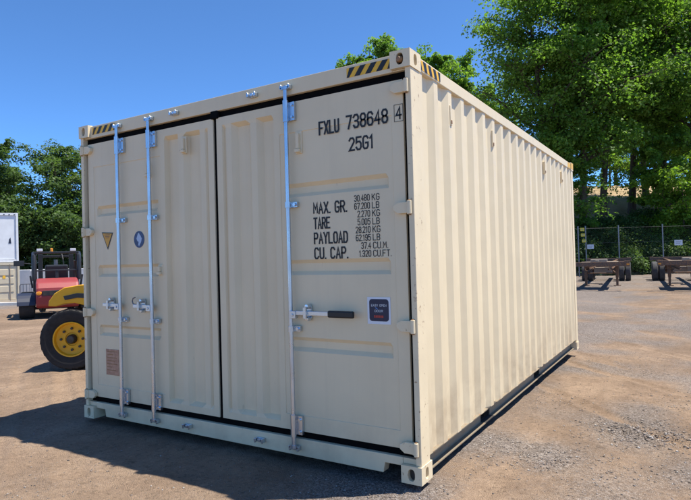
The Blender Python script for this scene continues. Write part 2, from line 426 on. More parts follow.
# posts: a front flange and the side face
for k, x0 in enumerate((0.0, W)):
    s = 1 if k == 0 else -1
    for yy, so in ((0.0, 1), (L, -1)):
        q = [(x0+s*0.004, yy+so*0.012), (x0+s*0.045, yy+so*0.012), (x0+s*0.045, yy+so*0.085), (x0+s*0.075, yy+so*0.085), (x0+s*0.075, yy+so*0.155), (x0+s*0.004, yy+so*0.155)]
        MB().prism(q, 'z', CH, H-CH).build('corner_post', M['cream_rust'], cont, bevel=0.004)
# door header and sill, rear header and sill
MB().box(CW-0.004, W-CW+0.004, 0.030, 0.11, 2.768, H-0.010).build('door_header', M['cream'], cont, bevel=0.004)
sillp = [(0.148, 0.150), (0.148, 0.105), (0.300, 0.105), (0.345, 0.030), (W-0.345, 0.030), (W-0.300, 0.105), (W-0.148, 0.105), (W-0.148, 0.150)]
sillp = [(0.148, 0.158), (0.148, 0.100), (0.285, 0.100), (0.300, 0.030), (W-0.300, 0.030), (W-0.285, 0.100), (W-0.148, 0.100), (W-0.148, 0.158)]
MB().prism(sillp, 'y', 0.028, 0.11).build('door_sill', M['cream'], cont, bevel=0.004)
for xa, xb in ((0.046, 0.147), (W-0.147, W-0.046)):
    MB().box(xa, xb, 0.030, 0.11, CH+0.001, 0.157).build('sill_end', M['cream'], cont, bevel=0.003)
    MB().box(xa, xb, 0.032, 0.11, 2.7685, H-CH-0.001).build('header_end', M['cream'], cont, bevel=0.003)
MB().box(CW, W-CW, L-0.11, L-0.02, 2.78, H-0.012).build('rear_header', M['cream'], cont, bevel=0.004)
MB().box(CW, W-CW, L-0.11, L-0.02, 0.03, 0.15).build('rear_sill', M['cream'], cont, bevel=0.004)
# side rails
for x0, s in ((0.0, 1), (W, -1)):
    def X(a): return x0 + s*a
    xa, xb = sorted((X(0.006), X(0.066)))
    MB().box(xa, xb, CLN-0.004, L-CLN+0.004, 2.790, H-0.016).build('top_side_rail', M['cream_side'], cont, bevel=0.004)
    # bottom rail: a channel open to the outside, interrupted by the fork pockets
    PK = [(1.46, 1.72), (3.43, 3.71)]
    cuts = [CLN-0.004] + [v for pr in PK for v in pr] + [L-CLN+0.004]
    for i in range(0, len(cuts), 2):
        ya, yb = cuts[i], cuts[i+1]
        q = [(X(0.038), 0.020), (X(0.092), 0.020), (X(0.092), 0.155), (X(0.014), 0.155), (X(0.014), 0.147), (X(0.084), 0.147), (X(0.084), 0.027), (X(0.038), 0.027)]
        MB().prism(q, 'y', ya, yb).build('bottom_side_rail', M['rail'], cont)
    for ya, yb in PK:
        xa, xb = sorted((X(0.100), X(0.60)))
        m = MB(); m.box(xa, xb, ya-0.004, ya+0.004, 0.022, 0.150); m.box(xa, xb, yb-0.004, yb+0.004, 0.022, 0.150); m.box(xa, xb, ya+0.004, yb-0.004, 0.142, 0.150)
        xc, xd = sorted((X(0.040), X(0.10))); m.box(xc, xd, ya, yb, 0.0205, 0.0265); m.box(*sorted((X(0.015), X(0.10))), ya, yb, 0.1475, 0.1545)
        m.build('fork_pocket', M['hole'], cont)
# corrugated sheets
def corr_profile(a0, a1, pitch, depth, hi=0.072, sl=0.068):
    n = max(1, int(round((a1-a0-hi)/pitch))); pit = (a1-a0-hi)/n; lo = pit-hi-2*sl
    q = [(a0, 0.0)]
    a = a0
    for i in range(n):
        q += [(a+hi, 0.0), (a+hi+sl, depth), (a+hi+sl+lo, depth), (a+pit, 0.0)]; a += pit
    q.append((a1, 0.0)); return q
prof = corr_profile(0.150, L-0.150, 0.278, 0.030)
def wob(a, z):
    return 0.0016*math.sin(a*7.1+z*1.3)*math.sin(z*2.1+a)
for x0, s in ((0.0, 1), (W, -1)):
    m = MB(); n = len(prof); NZ = 9; z0, z1 = 0.150, 2.800
    vs = []
    for j in range(NZ):
        z = z0 + (z1-z0)*j/(NZ-1)
        vs += [(x0+s*(0.013+d+wob(a, z)*(0 if j in (0, NZ-1) else 1)), a, z) for a, d in prof]
    fs = [(j*n+i, j*n+i+1, (j+1)*n+i+1, (j+1)*n+i) for j in range(NZ-1) for i in range(n-1)]
    vs += [(x0+s*(0.013+d+0.006), a, z) for z in (z0, z1) for a, d in prof]
    o = NZ*n
    fs += [(o+i, o+n+i, o+n+i+1, o+i+1) for i in range(n-1)] + [(i, o+i, o+i+1, i+1) for i in range(n-1)]
    m.add(vs, fs, 0)
    m.build('side_wall', M['cream_side'], cont, fix=True)
rp = corr_profile(0.08, W-0.08, 0.25, 0.036, 0.11, 0.018)
m = MB(); n = len(rp)
m.add([(a, L-0.03-d, z) for z in (0.14, 2.79) for a, d in rp] + [(a, L-0.036-d, z) for z in (0.14, 2.79) for a, d in rp],
      [(i, i+1, n+i+1, n+i) for i in range(n-1)] + [(2*n+i, 3*n+i, 3*n+i+1, 2*n+i+1) for i in range(n-1)]); m.build('rear_wall', M['cream'], cont)
yp = corr_profile(0.12, L-0.12, 0.21, -0.018, 0.07, 0.02)
m = MB(); n = len(yp)
m.add([(x, a, H-0.028-d*0.7) for x in (0.05, W-0.05) for a, d in yp] + [(x, a, H-0.034-d*0.7) for x in (0.05, W-0.05) for a, d in yp],
      [(i, n+i, n+i+1, i+1) for i in range(n-1)] + [(2*n+i, 2*n+i+1, 3*n+i+1, 3*n+i) for i in range(n-1)]); m.build('roof', M['cream'], cont)
MB().box(0.07, W-0.07, 0.12, L-0.12, 0.152, 0.180).build('floor', M['wood_under'], cont)
for k in range(16):
    y = 0.30 + k*0.36
    if any(a-0.08 < y < b+0.08 for a, b in PK): continue
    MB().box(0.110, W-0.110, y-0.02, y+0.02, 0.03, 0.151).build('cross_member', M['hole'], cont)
# door seal: black rubber seen in the gaps round and between the doors
m = MB(); m.box(0.046, W-0.046, 0.062, 0.085, 2.712, 2.7675); m.box(0.046, W-0.046, 0.062, 0.085, 0.158, 0.21)
m.box(0.046, 0.10, 0.062, 0.085, 0.21, 2.712); m.box(W-0.10, W-0.046, 0.062, 0.085, 0.21, 2.712); m.box(1.790, 1.854, 0.054, 0.085, 0.21, 2.712)
m.build('door_seal', M['rubber'], cont)
# bulge of rubber where the centre seal meets the header
MB().box(1.782, 1.872, 0.026, 0.062, 2.705, 2.775).build('seal_block', M['rubber'], cont, bevel=0.012)

# the two doors
BANDS = [(1.985, 2.088), (1.392, 1.507), (0.815, 0.922)]
def tz_band(z, a, b, sl):
    return max(0.0, min(1.0, (z-a)/sl, (b-z)/sl))
def make_door(x0, x1, mirror):
    def T(x): return (W-x) if mirror else x
    # in the left door's own measure: hinge side on the left
    hx = [(1.196, 0.0), (1.214, 0.044), (1.330, 0.044), (1.372, 0.004), (1.435, 0.004), (1.478, 0.044), (1.600, 0.044), (1.642, 0.004), (1.700, 0.004), (1.716, 0.022), (1.728, 0.022), (1.740, 0.0)]
    z0, z1 = 0.212, 2.712
    gz0, gz1 = 0.268, 2.645
    bx0, bx1 = 0.205, 1.098
    px0, px1, pz0, pz1 = 0.165, 1.140, 0.330, 2.480
    xs = sorted(set([x0, x1, bx0, bx0+0.02, bx1-0.02, bx1, px0, px0+0.003, px1-0.003, px1] + [q[0] for q in hx] + list(np.linspace(x0, x1, 15)[1:-1].round(4))))
    zs = [z0, z1, gz0, gz0+0.03, gz1-0.03, gz1, pz0, pz0+0.003, pz1-0.003, pz1] + list(np.linspace(z0, z1, 18)[1:-1].round(4))
    for a, b in BANDS: zs += [a, a+0.028, b-0.028, b]
    zs = sorted(set(zs))
    def groove(x):
        if x <= hx[0][0] or x >= hx[-1][0]: return 0.0
        for (xa, da), (xb, db) in zip(hx, hx[1:]):
            if xa <= x <= xb: return da + (db-da)*(x-xa)/(xb-xa)
        return 0.0
    def depth(x, z):
        d = groove(x)*tz_band(z, gz0, gz1, 0.03)
        if px0 < x < px1 and pz0 < z < pz1: d = max(d, 0.0045*min(1, (x-px0)/0.003, (px1-x)/0.003, (z-pz0)/0.003, (pz1-z)/0.003))
        for a, b in BANDS:
            d = max(d, 0.034*min(tz_band(z, a, b, 0.028), max(0, min(1, (x-bx0)/0.02, (bx1-x)/0.02))))
        w = 0.0012*math.sin(x*5+z*3)*math.sin(z*2.3-x*2)
        edge = min(x-x0, x1-x, z-z0, z1-z)
        return d + (w if edge > 0.03 else 0.0)
    nxx, nzz = len(xs), len(zs); m = MB()
    vs = [(T(x), FY+depth(x, z), z) for z in zs for x in xs]
    fs = [(j*nxx+i, j*nxx+i+1, (j+1)*nxx+i+1, (j+1)*nxx+i) for j in range(nzz-1) for i in range(nxx-1)]
    bor = [i for i in range(nxx)] + [j*nxx+nxx-1 for j in range(1, nzz)] + [(nzz-1)*nxx+i for i in range(nxx-2, -1, -1)] + [j*nxx for j in range(nzz-2, 0, -1)]
    b0 = len(vs); vs += [(vs[i][0], FY+0.055, vs[i][2]) for i in bor]; k = len(bor)
    fs += [(bor[i], b0+i, b0+(i+1) % k, bor[(i+1) % k]) for i in range(k)]
    m.add(vs, fs, 0)
    return m.build('door', M['cream'], cont, bevel=0.0)
door_l = make_door(0.078, 1.803, False)
door_r = make_door(0.078, 1.803, True)

def hinge(door, side, z):
    """blade plate on the door, barrel at the post"""
    s = 1 if side == 'l' else -1
    def X(a): return a if side == 'l' else W-a
    m = MB()
    h = 0.038
    m.prism([(X(0.046), z-h), (X(0.125), z-h), (X(0.158), z-h*0.35), (X(0.158), z+h*0.45), (X(0.120), z+h), (X(0.046), z+h)], 'y', 0.006, FY-0.001, 0)
    m.tube((X(0.034), 0.000, z-0.045), (X(0.034), 0.000, z+0.045), 0.0165, n=14, mi=0)
    m.box(*sorted((X(0.030), X(0.060))), -0.004, 0.030, z-h, z+h, 0)
    m.tube((X(0.034), 0.000, z-0.052), (X(0.034), 0.000, z-0.0455), 0.011, n=10, mi=1)
    m.tube((X(0.034), 0.000, z+0.0455), (X(0.034), 0.000, z+0.052), 0.011, n=10, mi=1)
    return m.build('hinge', [M['cream_rust'], M['rust']], door, bevel=0.003)
for z in (2.652, 1.838, 1.043, 0.232):
    hinge(door_l, 'l', z); hinge(door_r, 'r', z)

RY = -0.004
def keeper(z, x, parent, up, cam=True):
    """cam keeper welded to header or sill"""
    m = MB(); s = 1 if up else -1
    m.box(x-0.040, x+0.040, 0.012, 0.0275, z-0.017, z+0.017)
    for d in (-0.036, 0.036):
        m.prism([(x+d-0.010, z-0.016*s), (x+d+0.010, z-0.016*s), (x+d+0.010, z+0.010*s), (x+d, z+0.022*s), (x+d-0.010, z+0.010*s)], 'y', -0.016, 0.012)
    m.box(x-0.014, x+0.014, -0.010, 0.012, z-0.012, z+0.012)
    return m.build('cam_keeper', M['galv'], parent, bevel=0.003)
def lock_rod(door, x):
    m = MB()
    m.tube((x, RY, 0.115), (x, RY, 2.800), 0.0165, n=16)
    for z, s in ((2.800, 1), (0.115, -1)):
        m.tube((x, RY, z), (x, RY, z+s*0.022), 0.021, n=14)
        m.prism([(x-0.034, z+s*0.004), (x+0.034, z+s*0.004), (x+0.042, z+s*0.016), (x+0.020, z+s*0.026), (x-0.020, z+s*0.026), (x-0.042, z+s*0.016)], 'y', RY-0.012, RY+0.010)
    o = m.build('lock_rod', M['galv'], door, smooth=True)
    # long sleeves top and bottom with their bolt plates, narrow guides between
    for z, hh in ((2.635, 0.082), (0.262, 0.082)):
        g = MB(); g.tube((x, RY, z-hh), (x, RY, z+hh), 0.0235, n=16)
        g.box(x-0.004, x+0.068, 0.012, FY-0.003, z-hh*0.85, z+hh*0.85)
        g.box(x+0.004, x+0.020, RY, 0.014, z-hh*0.8, z+hh*0.8)
        for b in (-0.045, 0.045): g.tube((x+0.048, 0.000, z+b), (x+0.048, 0.012, z+b), 0.010, n=6)
        g.build('rod_bracket', M['galv'], door, smooth=True)
    for z in (1.925, 0.988):
        g = MB(); g.tube((x, RY, z-0.022), (x, RY, z+0.022), 0.0235, n=16)
        g.box(x-0.030, x+0.070, 0.014, FY-0.003, z-0.020, z+0.020); g.box(x-0.022, x+0.022, RY+0.006, 0.016, z-0.018, z+0.018)
        g.tube((x+0.050, 0.000, z), (x+0.050, 0.014, z), 0.013, n=6)
        g.build('rod_guide', M['galv'], door, smooth=True)
    return o
RODS = [(door_l, 0.592), (door_l, 1.040), (door_r, 2.606)]
hdr = [o for o in cont.children if o.name.startswith('door_header')][0]
sil = [o for o in cont.children if o.name.startswith('door_sill')][0]
for d, x in RODS:
    lock_rod(d, x); keeper(2.822, x, hdr, True); keeper(0.092, x, sil, False)
for x in (1.372, 2.270): keeper(2.822, x, hdr, True)
for x in (1.452, 2.262): keeper(0.100, x, sil, False)

def handle(door, x, z, left, length, grip):
    s = -1 if left else 1
    m = MB()
    m.box(*sorted((x+s*0.004, x+s*0.058)), RY-0.024, RY+0.016, z-0.045, z+0.012)          # hub clamped to the rod
    m.tube((x+s*0.030, RY-0.030, z-0.018), (x+s*0.030, RY-0.024, z-0.018), 0.011, n=8)
    m.box(*sorted((x+s*0.050, x+s*(length-(0.0 if not grip else 0.20)))), RY-0.016, RY-0.006, z-0.019, z+0.013)
    o = m.build('handle', M['galv'], door, bevel=0.003)
    if grip:
        MB().box(x+length-0.215, x+length, RY-0.026, RY+0.006, z-0.029, z+0.021).build('handle_grip', M['black_grip'], door, bevel=0.010)
    c = x+s*0.150                                                                            # catch that holds the bar
    k = MB()
    pl = [(c+0.026*math.cos(a), z+0.052*math.sin(a)*1.25) for a in [2*math.pi*i/14 for i in range(14)]]
    k.prism(pl, 'y', 0.022, FY-0.003)
    k.lathe([(0.0, -0.014), (0.016, -0.012), (0.019, 0.0), (0.019, 0.028)], (c, 0.0, z+0.045), (0, 1, 0), 12)
    k.lathe([(0.0, -0.014), (0.016, -0.012), (0.019, 0.0), (0.019, 0.028)], (c, 0.0, z-0.045), (0, 1, 0), 12)
    k.box(c-0.012, c+0.012, RY-0.034, RY-0.017, z-0.040, z+0.040)
    k.build('handle_catch', M['galv'], door, smooth=True)
handle(door_l, 0.592, 1.128, True, 0.245, False)
handle(door_l, 1.040, 1.124, True, 0.245, False)
handle(door_r, 2.606, 1.114, False, 0.560, True)
m = MB(); m.path([(0.80, 0.005, 1.20), (0.775, 0.0, 1.19), (0.765, 0.0, 1.165), (0.775, 0.0, 1.14), (0.80, 0.005, 1.135)], 0.006, 6); m.build('seal_ring', M['galv_dark'], door_l, smooth=True)

def holdback(door, x, z, h=0.16):
    m = MB(); m.box(x-0.030, x+0.030, FY-0.006, FY+0.0005+0.004, z-h/2, z+h/2); m.box(x-0.014, x+0.014, FY-0.028, FY-0.006, z-h/2+0.035, z+h/2-0.02)
    m.box(x-0.022, x+0.022, FY-0.034, FY-0.006, z-h/2+0.008, z-h/2+0.032, 1)
    m.build('holdback_bracket', [M['cream'], M['cream_rust']], door, bevel=0.003)
holdback(door_r, 2.690, 2.396, 0.17); holdback(door_l, 1.455, 2.535, 0.15); holdback(door_l, 0.975, 2.365, 0.14); holdback(door_l, 1.118, 1.450, 0.10)

# stickers and lettering, flat print on the doors
def slab(name, poly, y, mat, parent, th=0.0008):
    return MB().prism(poly, 'y', y-th, y).build(name, mat, parent)
def rect(x0, x1, z0, z1): return [(x0, z0), (x1, z0), (x1, z1), (x0, z1)]
def rrect(x0, x1, z0, z1, r, n=5):
    q = []
    for cx, cz, a0 in ((x1-r, z0+r, -90), (x1-r, z1-r, 0), (x0+r, z1-r, 90), (x0+r, z0+r, 180)):
        for i in range(n+1):
            a = math.radians(a0+90*i/n); q.append((cx+r*math.cos(a), cz+r*math.sin(a)))
    return q
GLY = {   # simple block letters on a 4 x 6 field: polylines
 'F': ['0,0 0,6 4,6', '0,3 3,3'], 'X': ['0,0 4,6', '0,6 4,0'], 'L': ['0,6 0,0 4,0'], 'U': ['0,6 0,1 1,0 3,0 4,1 4,6'],
 '7': ['0,6 4,6 1.4,0'], '3': ['0,5 1,6 3,6 4,5 4,4 3,3.1 4,2.2 4,1 3,0 1,0 0,1', '1.4,3.1 3,3.1'], '8': ['1,3.1 0,4 0,5 1,6 3,6 4,5 4,4 3,3.1 1,3.1 0,2.2 0,1 1,0 3,0 4,1 4,2.2 3,3.1'],
 '6': ['4,5 3,6 1,6 0,5 0,1 1,0 3,0 4,1 4,2.6 3,3.5 1,3.5 0,2.8'], '4': ['3,0 3,6 0,1.8 4,1.8'], '2': ['0,5 1,6 3,6 4,5 4,4 0,0 4,0'],
 '5': ['4,6 0.3,6 0.1,3.4 1,3.8 3,3.8 4,2.8 4,1 3,0 1,0 0,1'], 'G': ['4,5 3,6 1,6 0,5 0,1 1,0 3,0 4,1 4,2.8 2.3,2.8'], '1': ['0.6,4.8 2,6 2,0'],
 'M': ['0,0 0,6 2,2.6 4,6 4,0'], 'A': ['0,0 2,6 4,0', '0.7,2 3.3,2'], 'R': ['0,0 0,6 3,6 4,5 4,4 3,3 0,3', '2,3 4,0'], 'T': ['2,0 2,6', '0,6 4,6'],
 'E': ['4,6 0,6 0,0 4,0', '0,3 3,3'], 'P': ['0,0 0,6 3,6 4,5 4,3.8 3,2.8 0,2.8'], 'Y': ['0,6 2,3 4,6', '2,3 2,0'], 'O': ['1,0 0,1 0,5 1,6 3,6 4,5 4,1 3,0 1,0'],
 'D': ['0,0 0,6 2.8,6 4,4.8 4,1.2 2.8,0 0,0'], 'C': ['4,5 3,6 1,6 0,5 0,1 1,0 3,0 4,1'], '0': ['1,0 0,1 0,5 1,6 3,6 4,5 4,1 3,0 1,0'],
 '9': ['0,1 1,0 3,0 4,1 4,5 3,6 1,6 0,5 0,3.4 1,2.5 3,2.5 4,3.2'], 'K': ['0,0 0,6', '4,6 0,2.4', '1.4,3.6 4,0'], 'B': ['0,0 0,6 3,6 4,5 4,4 3,3.1 4,2.2 4,1 3,0 0,0', '0,3.1 3,3.1'],
 'S': ['4,5 3,6 1,6 0,5 0,4 1,3.2 3,2.8 4,2 4,1 3,0 1,0 0,1'], 'N': ['0,0 0,6 4,0 4,6'], 'I': ['2,0 2,6'], '.': ['0,0 0.1,0'],
}
def lettering(body, x0, x1, z0, z1, y, parent, mat=None, bold=0.0, name='lettering'):
    """painted block lettering; one flat mesh for each word"""
    wid = {'.': 0.0, '1': 2.4, 'I': 1.0, ' ': 2.2}
    gap = 2.0; tw = sum(wid.get(c_, 4.0) for c_ in body) + gap*(len(body)-1)
    th = (z1-z0)*(0.135 if bold > 0.008 else 0.115); sz = (z1-z0-th)/6; sx = (x1-x0-th)/tw
    m = MB(); cx = 0.0; eps = 0
    for ch in body:
        w0 = wid.get(ch, 4.0); off = {'1': 0.6, 'I': 2.0}.get(ch, 0.0)
        if ch == 'I': off = 1.5
        for line in GLY.get(ch, []):
            pts = [tuple(float(v) for v in q.split(',')) for q in line.split()]
            P = [(x0+th/2+(cx+px_-off)*sx, z0+th/2+pz_*sz) for px_, pz_ in pts]
            closed = P[0] == P[-1]
            hx = min(th*0.5, sx*1.6)
            n = len(P); Lr = []
            for i in range(n):
                a = P[i-1] if i else (P[-2] if closed else None); b = P[i+1] if i < n-1 else (P[1] if closed else None)
                def nr(u_, v_):
                    dx, dz = v_[0]-u_[0], v_[1]-u_[1]; l_ = math.hypot(dx, dz) or 1; return (-dz/l_, dx/l_)
                if a and b:
                    n1 = nr(a, P[i]); n2 = nr(P[i], b); mx, mz = n1[0]+n2[0], n1[1]+n2[1]; l_ = math.hypot(mx, mz) or 1; mx, mz = mx/l_, mz/l_
                    k_ = 1/max(0.45, mx*n1[0]+mz*n1[1])
                else:
                    mx, mz = nr(P[i], b) if b else nr(a, P[i]); k_ = 1
                e0 = e1 = 0.0
                if not closed and ch != 'M' and (i == 0 or i == n-1):
                    d_ = nr(P[i], b) if b else nr(a, P[i]); sg = -1 if i == 0 else 1
                    e0, e1 = d_[1]*sg*th/2, -d_[0]*sg*th/2
                Lr.append(((P[i][0]+e0+mx*k_*hx, P[i][1]+e1+mz*k_*th/2), (P[i][0]+e0-mx*k_*hx, P[i][1]+e1-mz*k_*th/2)))
            eps += 1
            yy = y - 0.00006*(eps % 5)
            m.add([(q[0], yy, q[1]) for pr in Lr for q in pr], [(2*i, 2*i+2, 2*i+3, 2*i+1) for i in range(n-1)], 0)
        cx += w0 + gap
    return m.build(name, mat or M['ink'], parent, fix=False)
YT = FY + 0.0045 - 0.0025
YF = FY - 0.0022
BD = 0.012
lettering('FXLU', 2.874, 3.055, 2.422, 2.524, YF, door_r, bold=BD)
lettering('738648', 3.112, 3.452, 2.430, 2.533, YF, door_r, bold=BD)
lettering('4', 3.508, 3.556, 2.442, 2.530, YF, door_r, bold=BD)
for q in (rect(3.498, 3.566, 2.427, 2.430), rect(3.498, 3.566, 2.542, 2.545), rect(3.498, 3.501, 2.430, 2.542), rect(3.563, 3.566, 2.430, 2.542)):
    slab('check_digit_frame', q, YF, M['ink'], door_r)
lettering('25G1', 3.128, 3.334, 2.272, 2.372, YT, door_r, bold=BD)
for k, (b, xr) in enumerate((('MAX. GR.', 3.100), ('TARE', 2.952), ('PAYLOAD', 3.101), ('CU. CAP.', 3.099))):
    z = 1.842 - 0.1115*k; lettering(b, 2.803, xr, z-(0.012 if False else 0), z+0.088, YT, door_r, bold=BD)
ROWS = [('30.480', 'KG'), ('67.200', 'LB'), ('2.270', 'KG'), ('5.005', 'LB'), ('28.210', 'KG'), ('62.195', 'LB'), ('37.4', 'CU.M.'), ('1.320', 'CU.FT.')]
for k, (nmb, un) in enumerate(ROWS):
    z = 1.909 - 0.0562*k; xr = 3.288; wch = 0.0215
    wd = sum(0.010 if ch == '.' else (0.017 if ch == '1' else 0.0235) for ch in nmb)
    lettering(nmb, xr-wd, xr, z, z+0.047, YT, door_r, bold=0.006)
    wu = {'KG': 0.062, 'LB': 0.058, 'CU.M.': 0.118, 'CU.FT.': 0.142}[un]
    lettering(un, 3.304, 3.304+wu, z, z+0.047, YT, door_r, bold=0.006)
# navy sticker
st = slab('door_sticker', rect(3.246, 3.428, 1.046, 1.234), YT, M['decal_white'], door_r)
slab('sticker_field', rrect(3.262, 3.414, 1.066, 1.220, 0.022), YT-0.0012, M['decal_navy'], door_r)
lettering('EASY OPEN', 3.278, 3.398, 1.168, 1.184, YT-0.0036, door_r, M['decal_white'], 0.01)
lettering('DOOR', 3.305, 3.370, 1.130, 1.146, YT-0.0036, door_r, M['decal_white'], 0.01)
slab('sticker_mark', [(3.306, 1.162), (3.316, 1.162), (3.332, 1.150), (3.322, 1.150)], YT-0.0030, M['decal_blue'], door_r)
for k in range(6): slab('red_print', rect(3.300+0.0125*k, 3.3095+0.0125*k, 1.091, 1.107), YT-0.0030, M['decal_red'], door_r)
# orange warning triangle, round seal, bronze data plate
slab('warning_triangle', [(0.272, 1.828), (0.446, 1.818), (0.362, 1.655)], YT, M['haz_k'], door_l)
slab('triangle_field', [(0.288, 1.818), (0.430, 1.809), (0.361, 1.678)], YT-0.0012, M['tri_y'], door_l)
for zz, a, b in ((1.800, 0.318, 0.402), (1.785, 0.326, 0.396), (1.770, 0.333, 0.388)):
    slab('triangle_line', rect(a, b, zz-0.003, zz+0.003), YT-0.0022, M['rust'], door_l)
el = lambda cx, cz, rx, rz, n=28: [(cx+rx*math.cos(2*math.pi*i/n), cz+rz*math.sin(2*math.pi*i/n)) for i in range(n)]
slab('round_seal', el(0.826, 1.737, 0.072, 0.078), YT, M['seal'], door_l)
slab('seal_mark', [(0.792, 1.745), (0.812, 1.790), (0.826, 1.800), (0.838, 1.782), (0.850, 1.770), (0.866, 1.745), (0.855, 1.710), (0.838, 1.690), (0.826, 1.672), (0.815, 1.690), (0.822, 1.715), (0.806, 1.720)], YT-0.0012, M['seal_pale'], door_l)
MB().box(0.300, 0.494, YT-0.002, YT+0.002, 0.440, 0.690).build('data_plate', M['plate'], door_l, bevel=0.002)
for k in range(7):
    z = 0.668-0.030*k
    slab('plate_line', rect(0.318, 0.318+(0.150, 0.09, 0.15, 0.12, 0.15, 0.07, 0.13)[k], z-0.0045, z+0.0035), YT-0.0022, M['rust'], door_l)
# hazard stripes at the upper corners
def stripes(name, o, du, dv, wu, wv, n, nrm, parent, lean=0.05, flip=1):
    """a strip of alternating slanted bars on a plane; o corner, du/dv unit vectors"""
    o = Vector(o); du = Vector(du); dv = Vector(dv); nrm = Vector(nrm); m = MB()
    m.add([o, o+du*wu, o+du*wu+dv*wv, o+dv*wv], [(0, 1, 2, 3)], 0)
    bw = wu/n
    for k in range(n+1):
        a = k*bw - lean/2; b = a + bw*0.52
        q = [(a, 0), (b, 0), (b+lean*flip, wv), (a+lean*flip, wv)]
        q = [(min(max(u_, 0.0), wu), v_) for u_, v_ in q]
        if q[1][0]-q[0][0] < 0.002 and q[2][0]-q[3][0] < 0.002: continue
        m.add([o+nrm*0.0012+du*u_+dv*v_ for u_, v_ in q], [(0, 1, 2, 3)], 1)
    return m.build(name, [M['haz_y'], M['haz_k']], parent, fix=False)
stripes('hazard_stripe', (0.175, 0.0285, 2.800), (1, 0, 0), (0, 0, 1), 0.35, 0.068, 4, (0, -1, 0), cont, lean=0.05)
stripes('hazard_stripe', (3.135, 0.0285, 2.797), (1, 0, 0), (0, 0, 1), 0.352, 0.068, 4, (0, -1, 0), cont, lean=0.05)
stripes('hazard_stripe', (W-0.0045, 0.182, 2.802), (0, 1, 0), (0, 0, 1), 0.36, 0.066, 4, (1, 0, 0), cont, lean=0.03, flip=-1)
MB().add([(W-0.0045, L-0.40, 2.80), (W-0.0045, L-0.18, 2.80), (W-0.0045, L-0.18, 2.875), (W-0.0045, L-0.40, 2.875)], [(0, 1, 2, 3)]).build('yellow_marker', M['haz_y'], cont, fix=False)
MB().add([(W+0.0032, L-0.172, 2.800), (W+0.0032, L, 2.800), (W+0.0032, L, 2.892), (W+0.0032, L-0.172, 2.892)], [(0, 1, 2, 3)]).build('yellow_marker', M['haz_y'], cont, fix=False)
# small vents and lashing tabs high on the side
for y in (0.755, 1.842, 4.056, 5.160):
    m = MB(); m.box(W-0.0485, W-0.006, y-0.018, y+0.018, 2.520, 2.675); m.box(W-0.006, W-0.0005, y-0.010, y+0.010, 2.530, 2.560, 1)
    m.build('side_vent', [M['cream_side'], M['rust']], cont, bevel=0.004)

# timbers it is levelled on
for x, y, lb in ((0.9, 5.52, 'squared timber under the rear of the cream container towards its far side'), (2.8, 5.52, 'squared timber under the rear of the cream container nearest its sunlit side'),
                 (0.9, 0.80, 'squared timber in the dark under the container doors, left one'), (2.7, 0.80, 'squared timber in the dark under the container doors, right one')):
    zt = 0.030
    zb = float(ground_h(np.array([x]), np.array([y]))[0]) - 0.02
    o = MB().box(-0.32, 0.32, -0.10, 0.10, 0, zt-zb-0.001).build('timber_block', M['wood_under'], None, bevel=0.006)
    o.location = (x, y, zb)
    tag(o, lb, 'timber', 'timbers under the container')

# ------------------------------------------------------------------ more materials
M['steel_white'] = plain('weathered_white_panel', (0.74, 0.76, 0.78), 0.5, var=0.1, scale=3)
M['cream_old'] = rusty('faded_cream_paint', (0.60, 0.52, 0.38), 0.68)
M['concrete'] = plain('pale_concrete', (0.52, 0.50, 0.47), 0.9, var=0.15, scale=2.5, bump=0.2)
M['tyre'] = plain('tyre_rubber', (0.022, 0.021, 0.021), 0.8, var=0.45, scale=12, bump=0.25)
M['tyre_dusty'] = plain('dusty_tyre_rubber', (0.060, 0.058, 0.060), 0.9, var=0.45, scale=8, bump=0.25)
M['yellow'] = rusty('machine_yellow', (0.80, 0.42, 0.015), 0.72)
M['red'] = rusty('machine_red', (0.27, 0.040, 0.042), 0.64)
M['navy_metal'] = plain('dark_blue_metal', (0.016, 0.022, 0.045), 0.45)
M['black_metal'] = plain('black_metal', (0.020, 0.022, 0.026), 0.4)
M['beacon'] = plain('amber_beacon', (0.75, 0.28, 0.02), 0.3)
M['bolt'] = plain('dark_hub_steel', (0.06, 0.055, 0.05), 0.5, 0.6)
M['chassis'] = rusty('rusty_chassis_steel', (0.10, 0.065, 0.05), 0.52)
M['chassis_pale'] = rusty('weathered_deck_steel', (0.26, 0.22, 0.18), 0.6)
M['fence_steel'] = plain('fence_steel', (0.24, 0.25, 0.27), 0.5, 0.6)
M['fence_dark'] = plain('weathered_wire', (0.10, 0.11, 0.11), 0.6, 0.5)
M['sign_y'] = plain('yellow_sign', (0.70, 0.55, 0.04), 0.5)
M['sign_w'] = plain('white_sign', (0.60, 0.62, 0.66), 0.5)
M['blue_plastic'] = plain('blue_plastic', (0.04, 0.12, 0.35), 0.5)
M['beige_rim'] = plain('beige_rim', (0.42, 0.37, 0.30), 0.6)
t = NT('tree_bark'); p = t.pos()
M['bark'] = t.fin(t.ramp(t.noise(p, 7, 6, 0.6, (1, 1, 0.25)), [(0.3, (0.045, 0.035, 0.027)), (0.7, (0.125, 0.100, 0.080))]), 0.95, 0, 0.1)
M['bark'].node_tree.nodes['Principled BSDF'].inputs['Roughness'].default_value = 0.95
